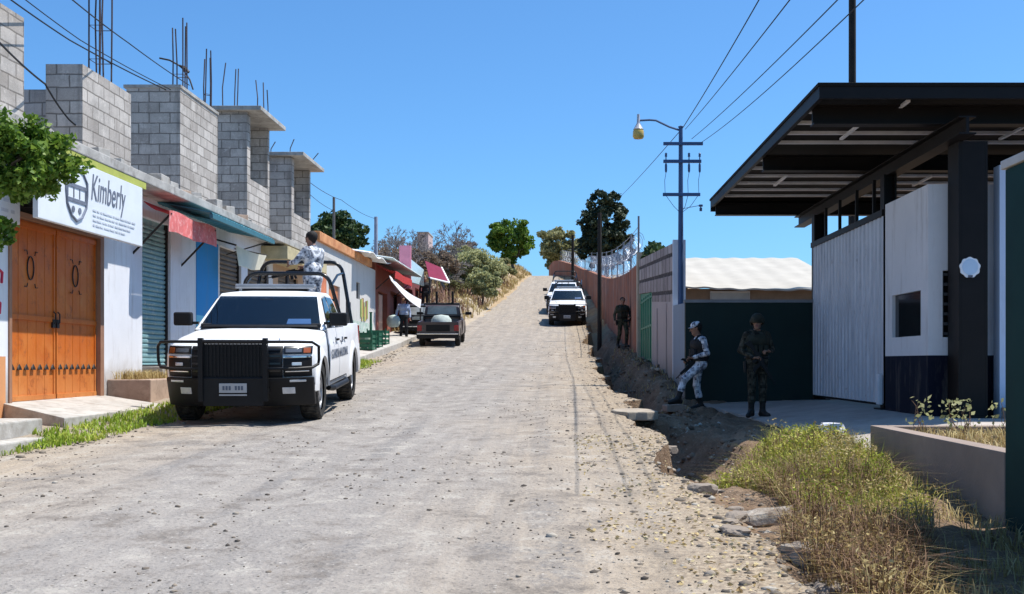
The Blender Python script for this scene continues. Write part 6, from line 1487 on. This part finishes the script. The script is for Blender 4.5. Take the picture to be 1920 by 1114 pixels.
v = 110.; hs = Th('far_house', (uat(790, v), v, 8.), 'small far house with pinkish wall among the bare trees', 'building'); m = MB(); m.box(uat(783, v), uat(803, v), v, v+4, 7., zat(437, v)); hs.part(m, 'wall', [mat('pinkish_wall', (.50, .38, .36), .9)])
m = MB(); m.box(uat(782, v), uat(804, v), v-.2, v+4.2, zat(437, v), zat(435, v)); hs.part(m, 'roof', [M_conc]); m = MB(); m.box(uat(790, v), uat(796, v), v-.02, v-.005, zat(446, v), zat(441, v)); hs.part(m, 'window', [M_shadeint])

# grasses: blades as thin bent triangles
def blades(P, h, rng, lean=.5, w=.012, droop=.5):
    n = len(P); a = rng.uniform(0, 2*np.pi, n); d = np.stack([np.cos(a), np.sin(a), np.zeros(n)], -1); s = np.stack([-np.sin(a), np.cos(a), np.zeros(n)], -1)
    H = h*rng.uniform(.45, 1.25, n); l = np.abs(rng.normal(0, lean, n)); W = (w*rng.uniform(.6, 1.3, n))[:, None]
    up = np.array([0, 0, 1.]); m1 = P+d*(l*H*.35)[:, None]+up*(H*.6)[:, None]; tp = P+d*(l*H*(1+droop*.4))[:, None]+up*(H*(1-droop*np.minimum(l, 1)*.45))[:, None]
    V = np.stack([P-s*W, P+s*W, m1+s*W*.7, m1-s*W*.7, tp], 1).reshape(-1, 3)
    F = (np.arange(n)*5)[:, None, None]+np.array([[0, 1, 2], [0, 2, 3], [3, 2, 4]])[None]; return V, F.reshape(-1, 3)
G_mix = None
def grass_mat(name, stops, scale=1.3):
    t = NT(name); i = t.island(); n = t.noise(scale, t.pos(), 4, .65)
    c = t.ramp(t.math('ADD', t.math('MULTIPLY', i, .42), t.math('MULTIPLY', t.math('ADD', t.math('MULTIPLY', t.math('SUBTRACT', n, .5), 1.9), .5), .58)), stops)
    t.fin(c, .7, 0, .2); tr = t.n('ShaderNodeBsdfTranslucent', {0: c}); mx = t.n('ShaderNodeMixShader', {0: .25, 1: t.b.outputs[0], 2: tr.outputs[0]}); t.t.links.new(mx.outputs[0], t.out.inputs[0]); return t.m
G_green = grass_mat('fresh_grass', [(.1, (.09, .15, .015)), (.45, (.22, .33, .03)), (.75, (.42, .45, .08)), (1., (.55, .46, .18))])
G_dry = grass_mat('dry_grass', [(.1, (.15, .09, .04)), (.4, (.32, .23, .09)), (.7, (.52, .42, .20)), (1., (.68, .60, .36))])
G_yel = grass_mat('yellow_green_grass', [(.1, (.08, .11, .012)), (.4, (.26, .31, .035)), (.7, (.52, .48, .10)), (1., (.68, .58, .24))])
rng = np.random.default_rng(5)
def on(u, v, dz=0.): return np.stack([u, v, ground_z(u, v)+dz], -1)
def scatter(n, u0, u1, v0, v1, keep): 
    u = rng.uniform(u0, u1, n); v = rng.uniform(v0, v1, n); k = keep(u, v) > rng.random(n); return u[k], v[k]
# left verges
u, v = scatter(16000, -6.2, -5.0, 9, 18.5, lambda u, v: np.where((v > 12.4), (u > -6.12) & (u < eL(v)+.05-.12*vnoise(v*3, u*3, 2)), (u < eL(v)-.02) & (u > -5.86))*(vnoise(u*1.6, v*1.6, 4)+.75)*np.where((v > 17.2), .5, 1.))
V, F = blades(on(u, v), .085, rng, .8, .009); tag(arrays('grass', V, F, G_green), kind='stuff')
u, v = scatter(5000, -6.0, -5.2, 20, 33, lambda u, v: (u < eL(v)+.1)*(vnoise(u*1.2, v*.8, 6)+.45)); V, F = blades(on(u, v), .12, rng, .7, .012); tag(arrays('grass', V, F, G_green), kind='stuff')
# weeds on the step before the wall
u, v = rng.uniform(-7.15, -6.7, 700), rng.uniform(17.1, 18.5, 700); V, F = blades(np.stack([u, v, np.full(700, 1.13)], -1), .16, rng, .5, .006); tag(arrays('weeds', V, F, G_dry), kind='stuff')
# right bank: yellow green above, dry tangle nearer the camera
def bank(u, v): return (u > eR(v)+np.interp(v, [5, 6.6, 9, 10.7, 11.3], [.15, .22, .48, .70, .95])+.25*vnoise(v*1.3, u, 9)) & (u < np.interp(v, [4.5, 5.5, 7.6, 9, 11, 13], [1.45, 1.85, 2.72, 2.86, 3.2, 3.34])+.25*vnoise(v*1.7, u*1.7, 61)) & ((v < 11.3) | (u > eR(v)+1.0+(v-11.3)*.35)) & ((u < 2.72) | (v < 12.4-(u-2.7)*1.7))
mound = lambda u, v: .10+.22*(vnoise(u*1.5, v*1.2, 14)+.5)
def brush(name, n, u0, u1, v0, v1, keep, hgt, sz, m, seed):
    """low tangled growth: tiny leaves filling small mounds"""
    r = np.random.default_rng(seed); u, v = scatter(n, u0, u1, v0, v1, keep)
    top = hgt*np.clip(.30+1.5*(vnoise(u*2.6, v*2.6, seed)*.6+vnoise(u*6, v*6, seed+1)*.5+.28), .12, 1.5)
    k = r.random(len(u))**.6; P = on(u, v); P[:, 2] += top*k+.01
    V, F = leaves(P, sz, r, .2, 2.4); return tag(arrays(name, V, F, m), kind='stuff')
gtop = lambda u, v: bank(u, v)*np.clip((v-7.2)/3., 0, 1)
brush('green_brush', 52000, 1.3, 3.35, 7.4, 12.9, lambda u, v: gtop(u, v)*(.30+1.2*(vnoise(u*1.3, v*1.3, 15)+.35)), .25, .017, G_yel, 15)
brush('dry_brush', 95000, 1.25, 3.35, 4.4, 11.6, lambda u, v: bank(u, v)*np.clip((11.9-v)/3.2, .1, 1)*(.25+1.3*(vnoise(u*1.1, v*1.1, 16)+.4)), .28, .0135, G_dry, 16)
u, v = scatter(9000, 1.3, 3.35, 7.6, 12.9, lambda u, v: bank(u, v)*(.2+1.1*(vnoise(u*1.3, v*1.3, 15)+.35)))
V, F = blades(on(u, v), .30, rng, .7, .004); tag(arrays('grass', V, F, G_yel), kind='stuff')
u, v = scatter(7000, 1.3, 3.35, 4.6, 10.8, lambda u, v: bank(u, v)*np.clip((11.2-v)/3.2, .1, 1)*(.35+1.1*(vnoise(u*1.1, v*1.1, 16)+.4)))
V, F = blades(on(u, v), .28, rng, 1.0, .0035, .8); tag(arrays('dry_grass', V, F, G_dry), kind='stuff')
u, v = scatter(9000, 1.9, 3.28, 4.8, 11.2, lambda u, v: ~bank(u, v)*(vnoise(u*2.2, v*2.2, 63)+.45)); V, F = blades(on(u, v), .16, rng, .9, .005, .8); tag(arrays('weeds', V, F, G_dry), kind='stuff')
# dry tangled twigs in the near grass
u, v = scatter(12000, 1.35, 3.0, 5.0, 11.0, lambda u, v: bank(u, v)*np.where(u < eR(v)+.75, .9, (vnoise(u*1.4, v*1.4, 19) > .05))); P = on(u, v, .02)
V, F = blades(P, .32, rng, .8, .003, .9); tag(arrays('dry_twigs', V, F, mat('brown_twig', (.20, .12, .07), .9, var=.4, scale=8)), kind='stuff')
# sparse weeds on the ditch bank and path
u, v = scatter(5000, 1.4, 2.5, 18, 40, lambda u, v: ((u > eR(v)+.6)*(vnoise(u*2, v*.8, 23)+.15))); V, F = blades(on(u, v), .14, rng, .7, .008); tag(arrays('weeds', V, F, G_dry), kind='stuff')
# planter weeds
pu_, pv__ = rng.uniform(3.6, 6.5, 3200), rng.uniform(8.2, 11.1, 3200); V, F = blades(np.stack([pu_, pv__, np.full(3200, .66)], -1), .11, rng, .9, .006); tag(arrays('weeds', V, F, G_dry), kind='stuff')
for i in range(9):
    r = random.Random(i+300); uu, vv = r.uniform(3.7, 5.8), r.uniform(10.2, 11.05); rg = np.random.default_rng(i+300)
    Th_ = Th('weed_plant', (uu, vv, .66), 'thin dry weed stalk standing in the brown planter', 'plant', 'dry weeds in the planter'); m = MB()
    for k in range(4): limb(m, (uu, vv, .65), (uu+r.uniform(-.12, .12), vv+r.uniform(-.1, .1), .66+r.uniform(.15, .36)), .005, .002, rg, .3, 4)
    Th_.part(m, 'stem', [mat('brown_twig', (.20, .12, .07))]); C = np.array([(uu+r.uniform(-.14, .14), vv+r.uniform(-.1, .1), .68+r.uniform(.08, .36)) for _ in range(26)]); V, F = leaves(C, .035, rg); arrays('leaves', V-np.array([uu, vv, .66]), F, L_grey, Th_.r)
# hill grass
u, v = scatter(60000, -16, -2.5, 48, 122, lambda u, v: (u < eL(v)-.25)*(vnoise(u*.7, v*.5, 29)+.45)); V, F = blades(on(u, v), .38, rng, .6, .028); tag(arrays('hill_grass', V, F, G_dry), kind='stuff')
u, v = scatter(9000, -14, -3.5, 50, 100, lambda u, v: (u < eL(v)-.5)*(vnoise(u*.5, v*.4, 33) > .08)); V, F = blades(on(u, v), .9, rng, .8, .022, .8); tag(arrays('hill_brush', V, F, mat('reddish_twig', (.22, .12, .085), .9, var=.4, scale=2)), kind='stuff')
# fallen litter by the ditch
u, v = scatter(4500, .2, 1.9, 5.2, 13., lambda u, v: (vnoise(u*2.2, v*1.6, 35)+.35)*(u < eR(v)+.5)); V, F = leaves(on(u, v, .010), .018, rng, .85, 2.); tag(arrays('leaf_litter', V, F, leaf_mat('dead_leaf', [(.2, (.30, .20, .09)), (.5, (.45, .34, .16)), (.8, (.58, .50, .30))], .8, .1)), kind='stuff')
# the flat slabs bridging the ditch
m = MB(); r_ = random.Random(3); n_ = 16; zb_ = float(Hr(16.4))+.03
m.prism([(1.18+.36*math.cos(2*math.pi*k/n_)*r_.uniform(.8, 1.1), 16.4+.75*math.sin(2*math.pi*k/n_)*r_.uniform(.8, 1.1), zb_) for k in range(n_)], (0, 0, -.13))
tag(m.build('stone_slab', [mat('sandy_slab', (.34, .29, .23), .9, var=.3, scale=5, bump=.6, bscale=30)], bevel=.02), 'flat broken concrete slab bridging the ditch towards the driveway', 'slab')
rock(1.25, 15.45, .2, .16, .12, 'dark broken stone at the near end of the flat bridging stone', 302)
# ------------------------------------------------------------------ light, sky, camera
d = Vector((.44, .09, 1.)).normalized(); elev = math.asin(d.z); az = math.atan2(d.x, d.y)
sun = bpy.data.lights.new('sun', 'SUN'); sun.energy = 5.0; sun.angle = R(.5); sun.color = (1., .955, .89)
so = bpy.data.objects.new('sun', sun); COL.objects.link(so); so.rotation_euler = (-d).to_track_quat('-Z', 'Y').to_euler(); so.location = (20, 10, 40)
w = bpy.data.worlds.new('World'); SC.world = w; w.use_nodes = True; nt = w.node_tree; nt.nodes.clear()
sky = nt.nodes.new('ShaderNodeTexSky'); sky.sky_type = 'NISHITA'; sky.sun_disc = False; sky.sun_elevation = elev; sky.sun_rotation = az
sky.altitude = 1200; sky.air_density = 1.0; sky.dust_density = 3.2; sky.ozone_density = 2.0
bg = nt.nodes.new('ShaderNodeBackground'); bg.inputs[1].default_value = .086; ow_ = nt.nodes.new('ShaderNodeOutputWorld')
tint = nt.nodes.new('ShaderNodeMix'); tint.data_type = 'RGBA'; tint.blend_type = 'MULTIPLY'; tint.inputs[0].default_value = 1.; tint.inputs[7].default_value = (.73, 1.28, 1.70, 1)
nt.links.new(sky.outputs[0], tint.inputs[6]); nt.links.new(tint.outputs[2], bg.inputs[0]); nt.links.new(bg.outputs[0], ow_.inputs[0])
SC.view_settings.view_transform = 'Standard'; SC.view_settings.look = 'None'; SC.view_settings.exposure = .47; SC.view_settings.gamma = 1.
cam = bpy.data.cameras.new('camera'); cam.sensor_width = 36; cam.lens = 2000/1920*36; cam.shift_x = (960-1045)/1920; cam.shift_y = (680-557)/1920; cam.clip_end = 8000; cam.clip_start = .1
co = bpy.data.objects.new('camera', cam); COL.objects.link(co); co.location = (0, 0, EYE); co.rotation_euler = (R(90), 0, 0); SC.camera = co
